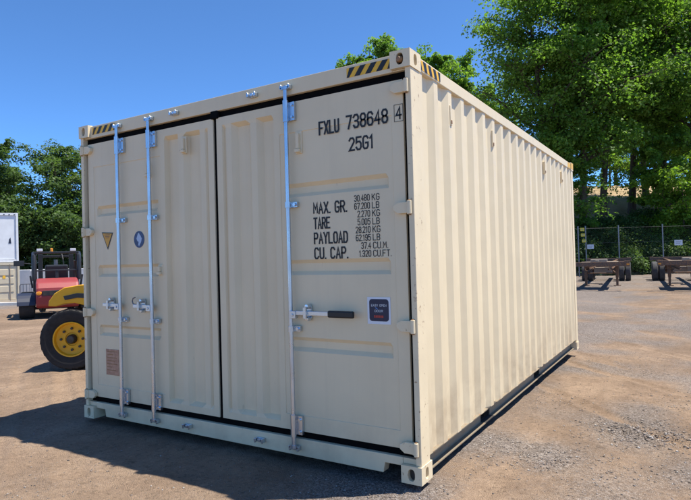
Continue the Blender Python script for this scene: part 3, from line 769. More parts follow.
def leaf_mat(name, c0, c1, c2, trans=0.42):
    t = NT(name); a = t.n('ShaderNodeAttribute', attribute_name='rnd').outputs['Fac']
    c = t.ramp(a, [(0.0, c0), (0.55, c1), (1.0, c2)])
    t.fin(c, 0.55, 0.0, 0.25)
    tr = t.n('ShaderNodeBsdfTranslucent'); t.set(tr.inputs[0], t.mix(1.0, c, (1.25, 1.35, 0.55), 'MULTIPLY'))
    mx = t.n('ShaderNodeMixShader'); mx.inputs[0].default_value = trans
    t.t.links.new(t.b.outputs[0], mx.inputs[1]); t.t.links.new(tr.outputs[0], mx.inputs[2]); t.t.links.new(mx.outputs[0], t.out.inputs[0])
    return t.mat
M['leaf_maple'] = leaf_mat('maple_leaves', (0.075, 0.150, 0.034), (0.145, 0.265, 0.050), (0.230, 0.360, 0.070), 0.55)
M['leaf_dark'] = leaf_mat('dark_leaves', (0.045, 0.085, 0.030), (0.080, 0.140, 0.045), (0.125, 0.195, 0.060), 0.45)
M['leaf_far'] = leaf_mat('far_leaves', (0.050, 0.090, 0.034), (0.085, 0.145, 0.048), (0.130, 0.200, 0.065), 0.45)
M['leaf_sunlit'] = leaf_mat('sunlit_leaves', (0.10, 0.19, 0.030), (0.17, 0.29, 0.042), (0.25, 0.39, 0.055), 0.55)  # lighter greens, sunlight on the foliage put into the leaf colour

# ------------------------------------------------------------------ hillside behind the fence
hl = np.arange(-4, 62, 1.1); hd = np.concatenate([np.arange(36.0, 62, 0.8), np.arange(62, 150, 5.0)])
HL, HD = np.meshgrid(hl, hd)
fx, fy = FWD.x, FWD.y; q = math.hypot(fx, fy); fx /= q; fy /= q
rx, ry = fy, -fx
def hill_h(lat, dep):
    z = np.interp(dep, [35.5, 37.0, 39.0, 42.0, 48.0, 60.0, 100.0, 150.0], [-0.9, -0.2, 0.9, 2.8, 5.6, 8.4, 10.5, 10.8])
    z = -0.9 + (z+0.9)*np.clip((lat+4)/9.0, 0, 1)**0.8
    return z + 0.7*vnoise(lat*0.22, dep*0.22, 51) + 0.25*vnoise(lat*0.9, dep*0.9, 52)
HZ = hill_h(HL, HD)
HX = CAM.x + HL*rx + HD*fx; HY = CAM.y + HL*ry + HD*fy
nx, ny = len(hl), len(hd); idx = np.arange(nx*ny).reshape(ny, nx)
hf = np.stack([idx[:-1, :-1], idx[:-1, 1:], idx[1:, 1:], idx[1:, :-1]], -1).reshape(-1, 4)
t = NT('dry_bank'); p = t.wpos()
c = t.ramp(t.noise(p, 0.5, 7, 0.65), [(0.30, (0.16, 0.125, 0.06)), (0.48, (0.32, 0.235, 0.14)), (0.72, (0.44, 0.33, 0.21))])
t.bump(t.noise(p, 3.0, 6), 0.6, 0.2)
M['bank'] = t.fin(c, 0.95, 0, 0.1)
hill = np_mesh('hillside', np.stack([HX, HY, HZ], -1).reshape(-1, 3), hf, M['bank'], smooth=True); tag(hill, kind='structure')
def ld(lat, dep, z=None):
    """a place given by how far to the right and how far ahead of the camera"""
    z = float(hill_h(np.array([lat]), np.array([dep]))[0]) if z is None else z
    return Vector((CAM.x + lat*rx + dep*fx, CAM.y + lat*ry + dep*fy, z))

# ------------------------------------------------------------------ trees
def leaf_cloud(centres, radii, per, size, rng, flat=0.6, droop=0.25, shade=None):
    """many small folded leaves round each clump centre"""
    n = len(centres); k = per*n
    c = np.repeat(centres, per, 0); r = np.repeat(radii, per)
    d = rng.standard_normal((k, 3)); d /= np.linalg.norm(d, axis=1)[:, None]
    rad = rng.random(k)**0.45
    p = c + d*(rad*r)[:, None]*np.array([1, 1, flat])
    p[:, 2] -= droop*r*rad**2*np.hypot(d[:, 0], d[:, 1])
    nrm = d*0.55 + np.array([0, 0, 0.75]) + 0.55*rng.standard_normal((k, 3)); nrm /= np.linalg.norm(nrm, axis=1)[:, None]
    a = np.cross(nrm, rng.standard_normal((k, 3))); a /= np.linalg.norm(a, axis=1)[:, None]
    b = np.cross(nrm, a)
    s = size*(0.6+0.8*rng.random(k))[:, None]
    v = np.stack([p - a*s*0.55, p + b*s*0.42 + nrm*s*0.10, p + a*s*0.55 - nrm*s*0.08, p - b*s*0.42 + nrm*s*0.10], 1)
    f = np.arange(k*4).reshape(k, 4)
    rnd = np.clip(np.repeat(rng.random(n)*0.55, per) + 0.45*rng.random(k), 0, 1)
    return v.reshape(-1, 3), f, np.repeat(rnd, 4)

def grow(rng, base, height, spread, first=0.25, nlimb=9, lean=(0, 0), up=0.55, sub=5, girth=0.0125):
    """skeleton: list of (points, radii); tips for the foliage"""
    segs = []; tips = []
    top = np.array([base[0]+lean[0], base[1]+lean[1], base[2]+height*0.88])
    b = np.array(base, float); r0 = height*girth
    tp = []
    for i in range(9):
        tt = i/8; pnt = b + (top-b)*tt + np.array([math.sin(tt*4+base[0]), math.cos(tt*3+base[1]), 0])*height*0.012*tt
        tp.append(pnt)
    tr = [r0*(1.25 if i == 0 else 1.0-0.88*i/8) for i in range(9)]
    segs.append((tp, tr))
    for k in range(nlimb):
        tt = first + (0.95-first)*(k+0.5*rng.random())/nlimb
        i = min(7, int(tt*8)); o = tp[i] + (tp[i+1]-tp[i])*(tt*8-i)
        az = k*2.399 + rng.random()*0.7
        ln = spread*(0.55+0.6*rng.random())*math.sqrt(max(0.08, 1-((tt-0.45)/0.62)**2))
        dirv = np.array([math.cos(az), math.sin(az), up*(0.5+rng.random())])
        pts = [o]; cur = o.copy(); dd = dirv/np.linalg.norm(dirv)
        for s_ in range(5):
            cur = cur + dd*ln/5; pts.append(cur.copy()); dd = dd + 0.22*rng.standard_normal(3) + np.array([0, 0, 0.03]); dd /= np.linalg.norm(dd)
        rr = r0*(1-0.70*tt)*0.66
        segs.append((pts, [rr*(1-0.8*j/5) for j in range(6)]))
        for j in (2, 3, 4, 5): tips.append((pts[j], ln*0.30))
        for s_ in range(sub):
            j = 1 + int(rng.integers(0, 4)); o2 = pts[j]; d2 = dd*0.4 + rng.standard_normal(3)*np.array([1, 1, 0.55]); d2 /= np.linalg.norm(d2)
            l2 = ln*(0.30+0.30*rng.random())
            q2 = [o2, o2+d2*l2*0.5+np.array([0, 0, l2*0.06]), o2+d2*l2]
            segs.append((q2, [rr*0.40, rr*0.25, rr*0.08]))
            tips.append((q2[2], l2*0.55)); tips.append((q2[1], l2*0.45))
    tips.append((tp[-1], spread*0.25)); tips.append((tp[-2], spread*0.3))
    return segs, tips

def tree(name, label, cat, group, base, height, spread, seed, leaves, size, mat, first=0.25, nlimb=9, up=0.55, lean=(0, 0), clump=1.0, flat=0.6, sub=5, parent_name=None):
    rng = np.random.default_rng(seed)
    root = empty(name, base); tag(root, label, cat, group)
    segs, tips = grow(rng, (0, 0, 0), height, spread, first, nlimb, lean, up, sub)
    tm = MB(); tm.path([Vector(q) for q in segs[0][0]], list(segs[0][1]), 10)
    tm.build('trunk', M['bark'], root, smooth=True, fix=False)
    lm = MB()
    for pts, rr in segs[1:]: lm.path([Vector(q) for q in pts], [max(0.008, r) for r in rr], 5)
    lm.build('limbs', M['bark'], root, smooth=True, fix=False)
    C_ = np.array([q[0] for q in tips]); R_ = np.array([max(0.35, q[1])*clump for q in tips])
    per = max(6, int(leaves/len(C_)))
    v, f, rn_ = leaf_cloud(C_, R_, per, size, rng, flat)
    np_mesh('crown', v, f, mat, root, attrs={'rnd': rn_})
    return root

G1 = 'large maples on the bank behind the fence'
def on_bank(px, dep): 
    lat = (px-345.5)/FPX*dep
    return ld(lat, dep) - Vector((0, 0, 0.15))
maples = [
 ('tall maple nearest the container, its crown reaching left over the container roof', 552, 43.0, 23.5, 6.2, 3, 0.22, (-1.2, -0.6)),
 ('maple with a thick dark trunk just right of the container edge', 584, 42.0, 24.0, 5.8, 5, 0.26, (0.3, 0)),
 ('slender maple standing close beside the thick trunked maple', 603, 43.5, 23.0, 5.2, 8, 0.32, (1.0, 0.5)),
 ('forked maple in front of the bare tan patch of the bank', 633, 46.0, 22.0, 5.8, 13, 0.30, (0.8, 0)),
 ('maple behind the tan patch, right of the forked maple', 648, 49.0, 21.0, 6.0, 21, 0.30, (-1.0, 0.4)),
 ('thin dark maple trunk between the tan patch and the right picture edge', 668, 46.5, 21.0, 5.2, 27, 0.28, (-0.6, 0.2)),
 ('maple at the right edge of the picture, its lower boughs lit bright green', 692, 44.0, 21.0, 6.2, 34, 0.16, (0.5, -0.5)),
 ('maple set back on the slope, filling the gap above the tan patch', 618, 74.0, 20.0, 6.0, 35, 0.14, (0, 0)),
 ('maple set far back on the slope behind the right hand trunks', 676, 74.0, 19.0, 6.0, 36, 0.14, (0, 0)),
 ('maple set back behind the first two trunks beside the container', 570, 70.0, 20.0, 6.0, 37, 0.14, (0, 0)),
]
for lb, px, dep, h_, sp, sd_, fi, ln in maples:
    tree('maple_tree', lb, 'tree', G1, on_bank(px, dep), h_, sp, sd_, 31000, 0.20, M['leaf_maple'], first=fi, nlimb=20, lean=ln, clump=0.92, flat=0.5, sub=8, up=0.6)
far_right = [
 ('distant tree whose top shows above the container left of its upper corner', 357, 60, 46, 3.6, 41),
 ('distant tree whose rounded top peeks right above the upper front corner of the container', 397, 58, 30, 3.8, 44),
 ('pale distant tree top seen above the sloping roof line of the container', 433, 62, 38, 4.2, 43),
 ('thin distant tree between the pale tree top and the big maples', 460, 66, 52, 4.2, 46),
 ('distant tree top between the two others left of the upper front corner', 377, 62, 38, 3.6, 48),
 ('distant tree low behind the roof line beside the big maples', 478, 64, 80, 4.5, 49),
]
for lb, px, dep, row, sp, sd_ in far_right:
    lat = (px-345.5)/FPX*dep; bs = ld(lat, dep) - Vector((0, 0, 0.2))
    tree('distant_tree', lb, 'tree', 'distant trees above the container roof', bs, (cam_pt(px, row, dep).z-bs.z)/0.93, sp, sd_, 20000, 0.24, M['leaf_maple'], first=0.35, nlimb=15, clump=0.9, sub=6)
left_trees = [
 ('dark broad tree at the left picture edge behind the stacked containers', -6, 60, 136, 3.9, 61, M['leaf_dark']),
 ('dark tree right of the stacked containers with open gaps of sky beside it', 2, 66, 158, 3.0, 62, M['leaf_dark']),
 ('rounded tree with the highest top behind the red forklift', 62, 62, 140, 4.2, 63, M['leaf_far']),
 ('tree half hidden behind the left edge of the cream container', 92, 60, 150, 5.0, 64, M['leaf_far']),
 ('lower bushy tree between the stacked containers and the forklift cab', 40, 57, 206, 3.4, 65, M['leaf_far']),
 ('low dark tree directly behind the forklift roof', 70, 55, 200, 3.8, 66, M['leaf_dark']),
 ('low dark tree behind the white upper container', 2, 56, 190, 4.2, 67, M['leaf_dark']),
]
for lb, px, dep, row, sp, sd_, mt in left_trees:
    b = cam_pt(px, 250, dep); b.z = -0.25
    tree('yard_tree', lb, 'tree', 'trees beyond the white wall', b, (cam_pt(px, row, dep).z+0.25)/0.93, sp, sd_, 20000, 0.23, mt, first=0.08, nlimb=22, up=0.35, clump=0.85, flat=0.7, sub=7)

young = [
 ('young maple with sunlit-toned leaves on the slope above the tan patch', 612, 62.0, 9.0, 3.6, 71, M['leaf_sunlit']),
 ('young maple leaning over the fence at the right edge of the picture', 684, 40.5, 7.0, 3.6, 72, M['leaf_sunlit']),
 ('leafy young maple filling the gap beside the container edge', 566, 41.5, 8.0, 3.2, 73, M['leaf_maple']),
 ('young maple between the forked maple and the thin dark trunk', 657, 43.5, 8.0, 3.0, 74, M['leaf_maple']),
]
for lb, px, dep, h_, sp, sd_, mt in young:
    tree('young_maple', lb, 'tree', 'young maples on the bank', on_bank(px, dep), h_, sp, sd_, 9000, 0.17, mt, first=0.2, nlimb=12, up=0.35, clump=0.9, flat=0.45, sub=5)

def shrub(name, label, group, base, r, h_, seed, leaves, size, mat):
    rng = np.random.default_rng(seed); root = empty(name, base); tag(root, label, 'shrub', group)
    n = 26; d = rng.standard_normal((n, 3)); d /= np.linalg.norm(d, axis=1)[:, None]; d[:, 2] = np.abs(d[:, 2])
    C_ = d*np.array([r, r, h_])*(0.45+0.5*rng.random((n, 1))); R_ = np.full(n, r*0.42)*(0.7+0.6*rng.random(n))
    v, f, rn_ = leaf_cloud(C_, R_, leaves//n, size, rng, 0.75)
    np_mesh('foliage', v, f, mat, root, attrs={'rnd': rn_})
    m = MB()
    for c_ in C_[::2]: m.path([(0, 0, -0.2), (c_[0]*0.4, c_[1]*0.4, c_[2]*0.55), tuple(c_)], [0.05, 0.03, 0.01], 5)
    m.build('stems', M['bark'], root, fix=False)
    return root
shr = [(574, 39.5, 1.9, 1.6, 'd', 'dark shrub on the bank beside the container edge behind the yellow signs'),
       (597, 38.6, 1.8, 1.5, 'd', 'dark shrub on the bank between the small white sign and the first bare fence post'),
       (613, 40.6, 2.0, 1.9, 'd', 'dense dark shrub higher on the bank left of the first fence post'),
       (622, 38.4, 1.9, 1.6, 'd', 'dark shrub right behind the first bare fence post'),
       (640, 39.6, 2.1, 2.2, 'd', 'tall dark shrub between the two fence posts'),
       (655, 38.6, 1.7, 1.6, 'd', 'dark shrub just left of the second fence post'),
       (676, 38.8, 2.0, 1.7, 'd', 'dark shrub behind the small white sign on the fence at right'),
       (700, 39.4, 2.1, 2.0, 'd', 'dark shrub at the right edge of the picture behind the fence'),
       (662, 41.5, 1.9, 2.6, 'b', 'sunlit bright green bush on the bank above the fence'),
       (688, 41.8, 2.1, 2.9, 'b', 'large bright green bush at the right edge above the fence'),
       (592, 42.5, 2.0, 1.3, 'd', 'low dark shrub between the two trunks nearest the container'),
       (612, 43.0, 2.0, 1.2, 'd', 'low dark shrub below the tan patch of the bank'),
       (628, 42.2, 2.0, 1.5, 'd', 'dark shrub at the foot of the forked maple'),
       (645, 43.2, 2.0, 1.6, 'd', 'dark shrub on the bank above the second fence post'),
       (560, 40.5, 2.2, 2.2, 'd', 'dark shrub mostly hidden behind the far edge of the container')]
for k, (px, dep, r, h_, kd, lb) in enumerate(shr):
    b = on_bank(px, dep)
    shrub('bank_shrub', lb, 'shrubs on the bank', b, r, h_, 100+k, 8000, 0.13, M['leaf_dark'] if kd == 'd' else M['leaf_sunlit'])

# ------------------------------------------------------------------ wire fence with signs
fence = empty('wire_fence', ld(10, 36.2, -0.3)); tag(fence, 'grey wire mesh fence on steel posts below the wooded bank', 'fence')
inv = fence.matrix_world.inverted()
def fpt(px, dz): 
    lat = (px-345.5)/FPX*36.2; q_ = ld(lat, 36.2, 0.0); return Vector((q_.x-fence.location.x, q_.y-fence.location.y, dz))
post_px = [492, 535, 578.5, 586, 619, 663, 706]
for px in post_px:
    a = fpt(px, 0); b_ = fpt(px, 3.42); m = MB(); m.tube(a, b_, 0.036, n=8); m.tube(b_, b_+Vector((0, 0, 0.03)), 0.045, n=8); m.build('fence_post', M['fence_steel'], fence, smooth=True)
for dz in (0.35, 1.35, 2.35, 3.30):
    m = MB(); m.tube(fpt(480, dz), fpt(712, dz), 0.006, n=5); m.build('line_wire', M['fence_dark'], fence)
m = MB(); A_ = fpt(480, 0.3); B_ = fpt(712, 0.3); ln = (B_-A_).length; du = (B_-A_)/ln; hh = 3.0; st = 0.16
nn = Vector((-du.y, du.x, 0))*0.0
for k in range(int(-hh/st), int(ln/st)):
    for sg in (1, -1):
        u0, u1 = k*st, k*st+hh
        c0, c1 = max(u0, 0), min(u1, ln)
        if c1 <= c0: continue
        za, zb = (c0-u0, c1-u0) if sg > 0 else (hh-(c0-u0), hh-(c1-u0))
        m.tube(A_+du*c0+Vector((0, 0, za)), A_+du*c1+Vector((0, 0, zb)), 0.0016, n=3, caps=False)
o = m.build('wire_mesh', M['fence_dark'], fence, fix=False); o['kind'] = 'stuff'
def sign(label, px, py, w_, h_, mat, group=None, n=0):
    q_ = cam_pt(px, py, 36.1); o = MB().box(-w_/2, w_/2, -0.004, 0.004, -h_/2, h_/2)
    o.box(-w_*0.34, w_*0.34, -0.0065, -0.0045, h_*0.05, h_*0.18, 1); o.box(-w_*0.34, w_*0.20, -0.0065, -0.0045, -h_*0.20, -h_*0.10, 1)
    o.box(-0.03, 0.03, 0.0045, 0.05, -0.03, 0.03, 1)
    ob = o.build('fence_sign', [mat, M['fence_steel']], None); ob.location = q_; ob.rotation_euler = (0, 0, AZ*-1); tag(ob, label, 'sign', group)
sign('topmost of three small yellow signs on the fence beside the container', 582.3, 229.5, 0.26, 0.20, M['sign_y'], 'yellow fence signs')
sign('middle one of three small yellow signs on the fence beside the container', 583.0, 235.0, 0.26, 0.19, M['sign_y'], 'yellow fence signs')
sign('lowest of three small yellow signs on the fence beside the container', 584.0, 241.0, 0.26, 0.18, M['sign_y'], 'yellow fence signs')
sign('small white sign low on the fence just right of the yellow signs', 590.5, 246.7, 0.42, 0.28, M['sign_w'], 'white fence signs')
sign('white sign on the fence near the right edge of the picture', 678.5, 242.5, 0.52, 0.34, M['sign_w'], 'white fence signs')

# ------------------------------------------------------------------ container chassis trailers
def tyre_mb(r, w, ri, n=36, c=(0, 0, 0), ax=(1, 0, 0)):
    m = MB(); s_ = w/2
    prof = [(ri, -s_*0.80), (r*0.80, -s_), (r*0.94, -s_*0.96), (r, -s_*0.74), (r, s_*0.74), (r*0.94, s_*0.96), (r*0.80, s_), (ri, s_*0.80)]
    m.lathe(prof, c, ax, n); return m
def chassis(label, origin, yaw):
    """origin: on the ground below the middle of the front bolster; the frame runs along local +y"""
    root = empty('chassis_trailer', origin, yaw); tag(root, label, 'trailer', 'container chassis trailers parked below the bank')
    for x in (-0.46, 0.46):
        m = MB(); m.box(x-0.07, x+0.07, 0.15, 12.2, 1.10, 1.118); m.box(x-0.008, x+0.008, 0.15, 12.2, 0.86, 1.10); m.box(x-0.07, x+0.07, 0.15, 12.2, 0.842, 0.86); m.build('main_beam', M['chassis'], root)
    for y in (0.0, 12.2):
        m = MB(); m.box(-1.22, 1.22, y-0.09, y+0.09, 1.02, 1.20); m.box(-1.22, -1.02, y-0.13, y+0.13, 1.0, 1.225); m.box(1.02, 1.22, y-0.13, y+0.13, 1.0, 1.225)
        m.build('bolster', M['chassis'], root, bevel=0.01)
    MB().box(-0.75, 0.75, 0.5, 2.6, 1.121, 1.175).build('deck_plate', M['chassis_pale'], root, bevel=0.008)
    for y in (2.9, 4.4, 6.0, 7.6, 9.2, 10.8): MB().box(-0.95, 0.95, y-0.05, y+0.05, 0.95, 1.08).build('cross_beam', M['chassis'], root)
    for x in (-0.66, 0.66):
        m = MB(); m.box(x-0.065, x+0.065, 3.30, 3.44, 0.42, 1.10); m.box(x-0.05, x+0.05, 3.315, 3.425, 0.06, 0.42); m.box(x-0.15, x+0.15, 3.22, 3.52, 0.0, 0.06)
        m.build('landing_leg', M['chassis'], root, bevel=0.006)
    m = MB(); m.tube((-0.66, 3.37, 0.62), (0.66, 3.37, 0.62), 0.025, n=8); m.tube((-0.66, 3.37, 0.55), (-0.3, 4.6, 0.9), 0.025, n=6); m.tube((0.66, 3.37, 0.55), (0.3, 4.6, 0.9), 0.025, n=6); m.build('leg_brace', M['chassis'], root)
    for y in (8.3, 9.6):
        MB().tube((-1.0, y, 0.5), (1.0, y, 0.5), 0.07, n=10).build('axle', M['chassis'], root)
        MB().box(-0.62, 0.62, y-0.10, y+0.10, 0.60, 0.86).build('spring_hanger', M['chassis'], root, bevel=0.01)
        for x in (-1.07, -0.76, 0.76, 1.07):
            wt = tyre_mb(0.50, 0.26, 0.28, 32, (0, 0, 0)).build('wheel', M['tyre_dusty'], root, smooth=True); wt.location = (x, y, 0.5)
            MB().lathe([(0.0, 0.0), (0.12, -0.02), (0.16, 0.05), (0.26, 0.06), (0.285, 0.09), (0.285, -0.09), (0.26, -0.06), (0.0, -0.05)], (0, 0, 0), (1, 0, 0), 20).build('rim', M['beige_rim'], wt, smooth=True)
    m = MB(); m.box(-0.40, 0.15, 5.0, 5.6, 0.55, 0.84); m.tube((-0.2, 6.2, 0.62), (0.38, 6.2, 0.62), 0.14, n=14); m.box(0.1, 0.4, 4.4, 4.9, 0.60, 0.86); m.build('air_tank', M['chassis_pale'], root, bevel=0.01)
    for x in (-1.15, 1.15): MB().box(x-0.05, x+0.05, -0.145, -0.135, 1.06, 1.12).build('marker_lamp', M['beacon'], root)
    m = MB(); m.box(-0.30, 0.35, 1.0, 1.5, 1.176, 1.30); m.box(-0.1, 0.05, 0.7, 0.9, 1.176, 1.26); m.build('coupling_box', M['chassis_pale'], root, bevel=0.02)
    return root
chassis('rusty container chassis trailer with twin tyres parked right beside the container edge', (1.85, 21.7, -0.13), math.radians(4.5))
chassis('weathered container chassis trailer cut off by the right edge of the picture', (5.25, 21.9, -0.13), math.radians(4.5))

# ------------------------------------------------------------------ the left of the yard: stacked containers, wall, kerb, railing
def far_container(label, base, yaw, w_, h_, len_, body, frame, white):
    root = empty('stacked_container', base, yaw); tag(root, label, 'container', 'containers stacked at the left')
    # front face towards local -y, right edge at x = 0
    for x in (-w_, -0.10):
        MB().box(x, x+0.10, 0, 0.12, 0.0, h_).build('corner_post', frame, root, bevel=0.01)
    MB().box(-w_+0.10, -0.10, 0.01, 0.12, h_-0.12, h_).build('header', frame, root); MB().box(-w_+0.10, -0.10, 0.01, 0.12, 0.0, 0.13).build('sill', frame, root)
    pr = corr_profile(0.10, len_-0.1, 0.28, 0.036); n = len(pr)
    for xx, sg in ((0.0, -1), (-w_, 1)):
        MB().add([(xx+sg*(0.015+d), a, z) for z in (0.05, h_-0.05) for a, d in pr], [(i, i+1, n+i+1, n+i) for i in range(n-1)]).build('side_wall', body, root)
    MB().box(-w_+0.02, -0.02, 0.05, len_, h_-0.04, h_-0.01).build('roof', body, root)
    MB().box(-w_+0.02, -0.02, len_-0.05, len_, 0.05, h_-0.05).build('rear_wall', body, root)
    if white:
        MB().box(-w_+0.11, -0.11, 0.05, 0.10, 0.14, h_-0.13).build('end_panel', body, root)
        MB().prism([(-0.42, h_*0.38), (-0.30, h_*0.38), (-0.33, h_*0.50), (-0.39, h_*0.47)], 'y', 0.040, 0.046).build('dark_mark', M['navy_metal'], root)
        for k in range(9): MB().box(-0.18-0.22*k, -0.12-0.22*k, 0.003, 0.009, h_-0.09, h_-0.05).build('vent_slot', M['navy_metal'], root)
    else:
        for a, b_ in ((-w_+0.11, -w_/2-0.01), (-w_/2+0.01, -0.11)):
            d = MB().box(a, b_, 0.05, 0.10, 0.14, h_-0.13).build('door', body, root, bevel=0.01)
            for z in (0.26, 0.47, 0.68): MB().box(a+0.14, b_-0.14, 0.030, 0.049, h_*z, h_*z+h_*0.15).build('door_panel', body, d, bevel=0.012)
            for x in (a+0.30, b_-0.30): MB().tube((x, 0.015, 0.10), (x, 0.015, h_-0.08), 0.018, n=8).build('lock_rod', M['chassis_pale'], d)
        MB().box(-0.72, -0.60, 0.022, 0.028, h_*0.60, h_*0.60+0.15).build('yellow_sticker', M['haz_y'], root)
    return root
cb = cam_pt(19.5, 262, 27.6); yawc = 1.16
gz = -0.20
far_container('faded cream shipping container at the bottom of the stack at the left edge', (cb.x, cb.y, gz), yawc, 2.44, cb.z-gz-0.02, 6.0, M['cream_old'], M['cream_old'], False)
cu_ = cam_pt(17.5, 213, 27.6)
far_container('pale white container stacked on top of the faded cream one at the left', (cb.x-0.06, cb.y, cb.z+0.005), yawc, 2.44, cu_.z-cb.z-0.005, 6.0, M['steel_white'], M['steel_white'], True)
k0 = cam_pt(-30, 306, 24.2); k1 = cam_pt(23, 305, 24.2)
m = MB(); d = Vector((k1.x-k0.x, k1.y-k0.y, 0)); ln = d.length
o = m.prism([(-0.15, 0), (0.15, 0), (0.12, 0.22), (-0.12, 0.22)], 'x', 0, ln).build('kerb_block', M['concrete'], None, bevel=0.02)
o.location = (k0.x, k0.y, -0.22); o.rotation_euler = (0, 0, math.atan2(d.y, d.x)); tag(o, 'long pale concrete kerb lying in front of the stacked containers', 'kerb')
w0 = cam_pt(8, 280, 34.0); w1 = cam_pt(128, 280, 34.0); d = Vector((w1.x-w0.x, w1.y-w0.y, 0)); ln = d.length
wall = empty('white_wall', (w0.x, w0.y, -0.25), math.atan2(d.y, d.x)); tag(wall, 'long low white wall of concrete panels behind the red forklift', 'wall')
np_ = 5
for k in range(np_):
    MB().box(k*ln/np_+0.012, (k+1)*ln/np_-0.012, -0.10, 0.10, 0, 1.58).build('panel', M['steel_white'], wall, bevel=0.02)
r0 = cam_pt(20, 296, 24.5); r1 = cam_pt(40, 296, 24.5); d = Vector((r1.x-r0.x, r1.y-r0.y, 0)); ln = d.length
rail = empty('steel_barrier', (r0.x, r0.y, -0.2), math.atan2(d.y, d.x)); tag(rail, 'low galvanised crowd barrier standing left of the forklift', 'barrier')
m = MB(); m.path([(0, 0, 0), (0, 0, 0.88), (0.06, 0, 0.96), (ln-0.06, 0, 0.96), (ln, 0, 0.88), (ln, 0, 0)], 0.024, 8); m.build('frame', M['fence_steel'], rail, smooth=True)
MB().tube((0, 0, 0.25), (ln, 0, 0.25), 0.018, n=6).build('lower_rail', M['fence_steel'], rail)
for k in range(1, 6): MB().tube((ln*k/6, 0, 0.25), (ln*k/6, 0, 0.95), 0.014, n=6).build('bar', M['fence_steel'], rail)

# ------------------------------------------------------------------ yellow machine behind the container
def wheel(parent, loc, ax, r, w_, rimmat, lugs=True, out=1):
    """tyre, rim, hub and nuts; ax axle direction pointing outwards"""
    ax = Vector(ax).normalized(); ri = r*0.56
    m = tyre_mb(r, w_, ri, 44, (0, 0, 0), ax)
    if lugs:
        a = ax.orthogonal().normalized(); b = ax.cross(a)
        for k in range(30):
            t0 = 2*math.pi*k/30
            for sd_, ph in ((1, 0.0), (-1, 0.5)):
                th0 = t0 + ph*2*math.pi/30
                e = a*math.cos(th0)+b*math.sin(th0); e2 = a*math.cos(th0+0.13)+b*math.sin(th0+0.13)
                p0 = e*(r*0.985)+ax*(sd_*w_*0.02); p1 = e2*(r*0.94)+ax*(sd_*w_*0.47)
                tt = ax.cross(e)*0.024
                up_ = e*0.013
                m.add([p0-tt, p0+tt, p1+tt, p1-tt, p0-tt+up_, p0+tt+up_, p1+tt+up_, p1-tt+up_], [(0,3,2,1),(4,5,6,7),(0,1,5,4),(1,2,6,5),(2,3,7,6),(3,0,4,7)], 0)
    o = m.build('wheel', M['tyre'], parent, smooth=True); o.location = loc
    s_ = w_/2
    MB().lathe([(ri*1.03, s_*0.80), (ri*1.02, s_*0.92), (ri*0.95, s_*0.90), (ri*0.90, s_*0.62), (ri*0.72, s_*0.55), (ri*0.40, s_*0.60), (ri*0.38, s_*0.50), (0, s_*0.50)], (0, 0, 0), ax, 36).build('rim', rimmat, o, smooth=True)
    h = MB(); h.lathe([(ri*0.28, s_*0.50), (ri*0.27, s_*0.85), (ri*0.20, s_*0.98), (0, s_*1.0)], (0, 0, 0), ax, 20)
    a = ax.orthogonal().normalized(); b = ax.cross(a)
    for k in range(8):
        e = a*math.cos(k*math.pi/4)+b*math.sin(k*math.pi/4); h.tube(e*ri*0.62+ax*(s_*0.5), e*ri*0.62+ax*(s_*0.72), ri*0.075, n=6)
    h.build('hub', M['bolt'], o, smooth=True)
    return o
hubp = cam_pt(75.2, 340.4, 8.5)
yh = 0.62                                                    # heading of the machine's long side
gy_ = float(ground_h(np.array([hubp.x]), np.array([hubp.y]))[0])
YM = empty('yellow_loader', (hubp.x, hubp.y, gy_), yh); tag(YM, 'yellow wheeled yard machine with a big black tyre, mostly hidden behind the container', 'loader')
R_ = 0.455
wheel(YM, (0, 0.0, R_), (0, -1, 0), R_, 0.36, M['yellow']); wheel(YM, (2.0, 0.0, R_), (0, -1, 0), R_, 0.36, M['yellow'])
wheel(YM, (0, 1.45, R_), (0, 1, 0), R_, 0.36, M['yellow']); wheel(YM, (2.0, 1.45, R_), (0, 1, 0), R_, 0.36, M['yellow'])
pf = [(-0.33, 0.955), (-0.32, 1.03), (-0.24, 1.14), (-0.10, 1.225), (0.12, 1.26), (1.0, 1.29), (2.55, 1.29), (2.62, 1.0), (2.62, 0.62), (2.5, 0.62)]
arch = [(2.0+0.54*math.cos(a), R_+0.54*math.sin(a)) for a in [math.radians(v) for v in (20, 50, 90, 130, 165)]]
lowr = [(1.2, 0.52), (0.75, 0.52)] + [(0.54*math.cos(a), R_+0.54*math.sin(a)) for a in [math.radians(v) for v in (12, 30, 48, 66, 84, 100, 114)]]
MB().prism(pf+arch+lowr, 'y', -0.13, 1.58).build('body', M['yellow'], YM, bevel=0.035)
MB().prism([(-0.10, 1.10), (0.10, 1.14), (0.34, 1.12), (0.34, 1.05), (0.10, 1.07), (-0.08, 1.04)], 'y', -0.150, -0.131).build('lamp_recess', M['black_metal'], YM, bevel=0.004)
cabm = MB()
for x, y in ((1.25, 0.25), (2.25, 0.25), (1.25, 1.2), (2.25, 1.2)): cabm.box(x-0.04, x+0.04, y-0.04, y+0.04, 1.301, 2.25)
cabm.build('cab_frame', M['black_metal'], YM, bevel=0.01)
MB().box(1.15, 2.35, 0.15, 1.3, 2.25, 2.32).build('cab_roof', M['yellow'], YM, bevel=0.02)
m = MB(); m.box(1.6, 2.1, 0.5, 1.0, 1.301, 1.45); m.box(2.02, 2.12, 0.5, 1.0, 1.45, 1.95); m.build('seat', M['black_metal'], YM, bevel=0.03)

# ------------------------------------------------------------------ red forklift
fo = cam_pt(58.0, 319, 17.9); fo.z = float(ground_h(np.array([fo.x]), np.array([fo.y]))[0])
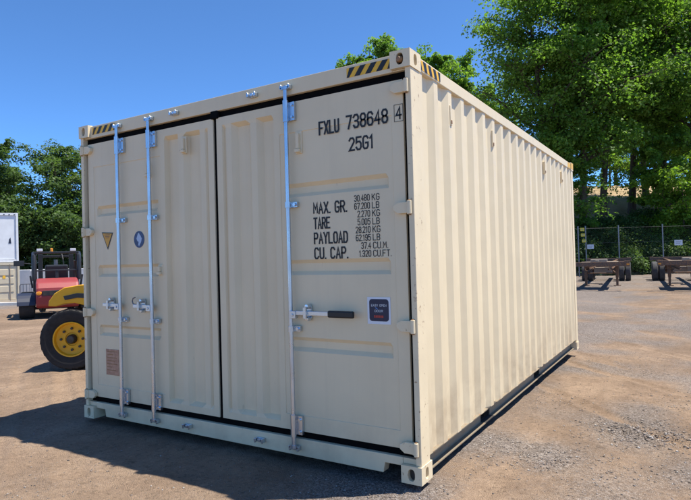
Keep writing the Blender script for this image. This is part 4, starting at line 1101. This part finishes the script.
# local x = forward (away and to the left), y = left
fwd_dir = Vector((fx, fy, 0))*math.cos(math.radians(28)) - Vector((rx, ry, 0))*math.sin(math.radians(28))
FK = empty('red_forklift', fo, math.atan2(fwd_dir.y, fwd_dir.x)); FK.scale = (1.08, 1.42, 0.97); tag(FK, 'red forklift truck with open black cab frame and amber beacon, seen from behind', 'forklift')
for y, s_ in ((0.60, 1), (-0.60, -1)):
    wheel(FK, (0.0, y, 0.36), (0, s_, 0), 0.36, 0.30, M['red'], lugs=False); wheel(FK, (1.55, y*1.02, 0.40), (0, s_, 0), 0.40, 0.30, M['red'], lugs=False)
side = [(-0.62, 0.42), (-0.66, 0.70), (-0.62, 0.98), (-0.46, 1.16), (0.30, 1.27), (0.42, 1.27), (0.42, 0.34), (-0.46, 0.34)]
MB().prism(side, 'y', -0.42, 0.42).build('counterweight', M['red'], FK, bevel=0.05)
MB().box(0.43, 1.75, -0.43, 0.43, 0.30, 0.74).build('frame', M['red'], FK, bevel=0.03)
MB().prism([(0.425, 0.745), (0.425, 1.22), (0.70, 1.12), (0.80, 0.745)], 'y', -0.36, 0.36).build('hood', M['black_metal'], FK, bevel=0.02)
for y0, y1 in ((0.425, 0.78), (-0.78, -0.425)):
    out = [(0.46*math.cos(math.radians(v)), 0.36+0.46*math.sin(math.radians(v))) for v in range(10, 171, 16)]; inn = [(0.41*math.cos(math.radians(v)), 0.36+0.41*math.sin(math.radians(v))) for v in range(170, 9, -16)]
    MB().prism(out+inn, 'y', y0, y1).build('fender', M['navy_metal'], FK, bevel=0.01)
    MB().box(0.50, 1.15, y0+0.02, y1-0.02, 0.30, 0.62).build('step', M['navy_metal'], FK, bevel=0.02)
MB().box(-0.672, -0.640, -0.30, 0.30, 0.74, 0.90).build('grille', M['black_metal'], FK, bevel=0.01)
for y in (-0.36, 0.36): MB().lathe([(0, -0.02), (0.05, -0.015), (0.06, 0.02)], (-0.655, y, 0.82), (1, 0, 0), 14).build('rear_lamp', M['beacon'], FK, smooth=True)
for y in (-0.46, 0.46):
    m = MB(); m.path([(0.30, y, 1.20), (0.26, y, 1.75), (0.34, y, 2.02), (0.55, y, 2.12), (1.45, y, 2.12), (1.62, y, 2.05), (1.80, y, 1.40), (1.85, y, 0.72)], 0.045, 8); m.build('cab_post', M['black_metal'], FK, smooth=True)
for x in (0.45, 0.70, 0.95, 1.20, 1.45): MB().box(x-0.03, x+0.03, -0.46, 0.46, 2.10, 2.16).build('roof_bar', M['black_metal'], FK, bevel=0.008)
m = MB(); m.box(0.26, 0.32, -0.42, 0.42, 1.50, 1.55); m.box(0.27, 0.31, -0.03, 0.03, 1.22, 1.50); m.build('cab_crossbar', M['black_metal'], FK, bevel=0.01)
m = MB(); m.box(0.72, 1.12, -0.25, 0.25, 1.05, 1.20); m.prism([(0.62, 1.15), (0.74, 1.15), (0.66, 1.72), (0.56, 1.70)], 'y', -0.24, 0.24); m.build('seat', M['black_metal'], FK, bevel=0.04)
m = MB(); m.lathe([(0.17, -0.012), (0.185, 0), (0.17, 0.012), (0.155, 0)], (1.45, 0, 1.28), (-0.5, 0, 0.85), 20, closed=True); m.tube((1.62, 0, 0.9), (1.46, 0, 1.27), 0.03, n=8); m.build('steering_wheel', M['black_metal'], FK, smooth=True)
m = MB(); m.tube((0.55, 0.1, 2.16), (0.55, 0.1, 2.20), 0.032, n=12); m.lathe([(0.03, 0), (0.03, 0.055), (0.015, 0.07), (0, 0.072)], (0.55, 0.1, 2.20), (0, 0, 1), 12); m.build('beacon', M['beacon'], FK, smooth=True)
m = MB(); m.path([(1.70, 0.46, 1.75), (1.74, 0.72, 1.80)], 0.015, 6); m.box(1.72, 1.76, 0.68, 0.90, 1.70, 1.88); m.build('mirror', M['black_metal'], FK, bevel=0.01)
for y in (-0.34, 0.34): MB().box(1.93, 2.05, y-0.05, y+0.05, 0.08, 2.10).build('mast_rail', M['black_metal'], FK, bevel=0.01)
m = MB(); MB().box(1.93, 2.03, -0.29, 0.29, 1.0, 1.08).build('mast_crossbar', M['black_metal'], FK, bevel=0.01); MB().box(1.93, 2.03, -0.29, 0.29, 1.98, 2.06).build('mast_crossbar', M['black_metal'], FK, bevel=0.01); m.box(2.055, 2.10, -0.50, 0.50, 0.12, 0.22); m.box(2.055, 2.10, -0.50, 0.50, 0.50, 0.60); m.box(2.056, 2.099, -0.05, 0.05, 0.22, 0.50); m.build('carriage', M['black_metal'], FK, bevel=0.01)
for y in (-0.30, 0.30): MB().prism([(2.105, 0.06), (3.15, 0.06), (3.15, 0.075), (2.15, 0.11), (2.15, 0.62), (2.105, 0.62)], 'y', y-0.06, y+0.06).build('fork', M['bolt'], FK)

# smaller fittings of the forklift
for k in range(5): MB().box(-0.680, -0.6725, -0.26+0.12*k, -0.20+0.12*k, 0.755, 0.885).build('grille_slat', M['bolt'], FK)
for y in (-0.34, 0.34):
    m = MB(); m.box(0.30, 0.40, y-0.06, y+0.06, 2.165, 2.25); m.build('work_lamp', M['sign_w'], FK, bevel=0.01)
m = MB(); m.path([(0.40, -0.36, 1.20), (0.40, -0.38, 1.75), (0.36, -0.38, 1.84)], 0.035, 8); m.build('exhaust_pipe', M['bolt'], FK, smooth=True)
m = MB(); m.path([(1.98, -0.12, 2.0), (1.85, -0.12, 2.14), (1.6, -0.15, 1.9), (1.55, -0.2, 1.2)], 0.016, 6); m.build('hose', M['black_grip'], FK, smooth=True)
m = MB(); m.tube((1.98, 0.0, 0.2), (1.98, 0.0, 1.9), 0.045, n=10); m.build('lift_cylinder', M['galv_dark'], FK, smooth=True)
MB().box(-0.668, -0.655, -0.10, 0.10, 0.52, 0.60).build('number_plate', M['sign_w'], FK)
for y in (-0.50, 0.50): MB().path([(0.62, y, 0.95), (0.62, y*1.08, 1.35), (0.95, y*1.08, 1.35), (0.95, y, 0.95)], 0.018, 6).build('grab_rail', M['black_metal'], FK, smooth=True)
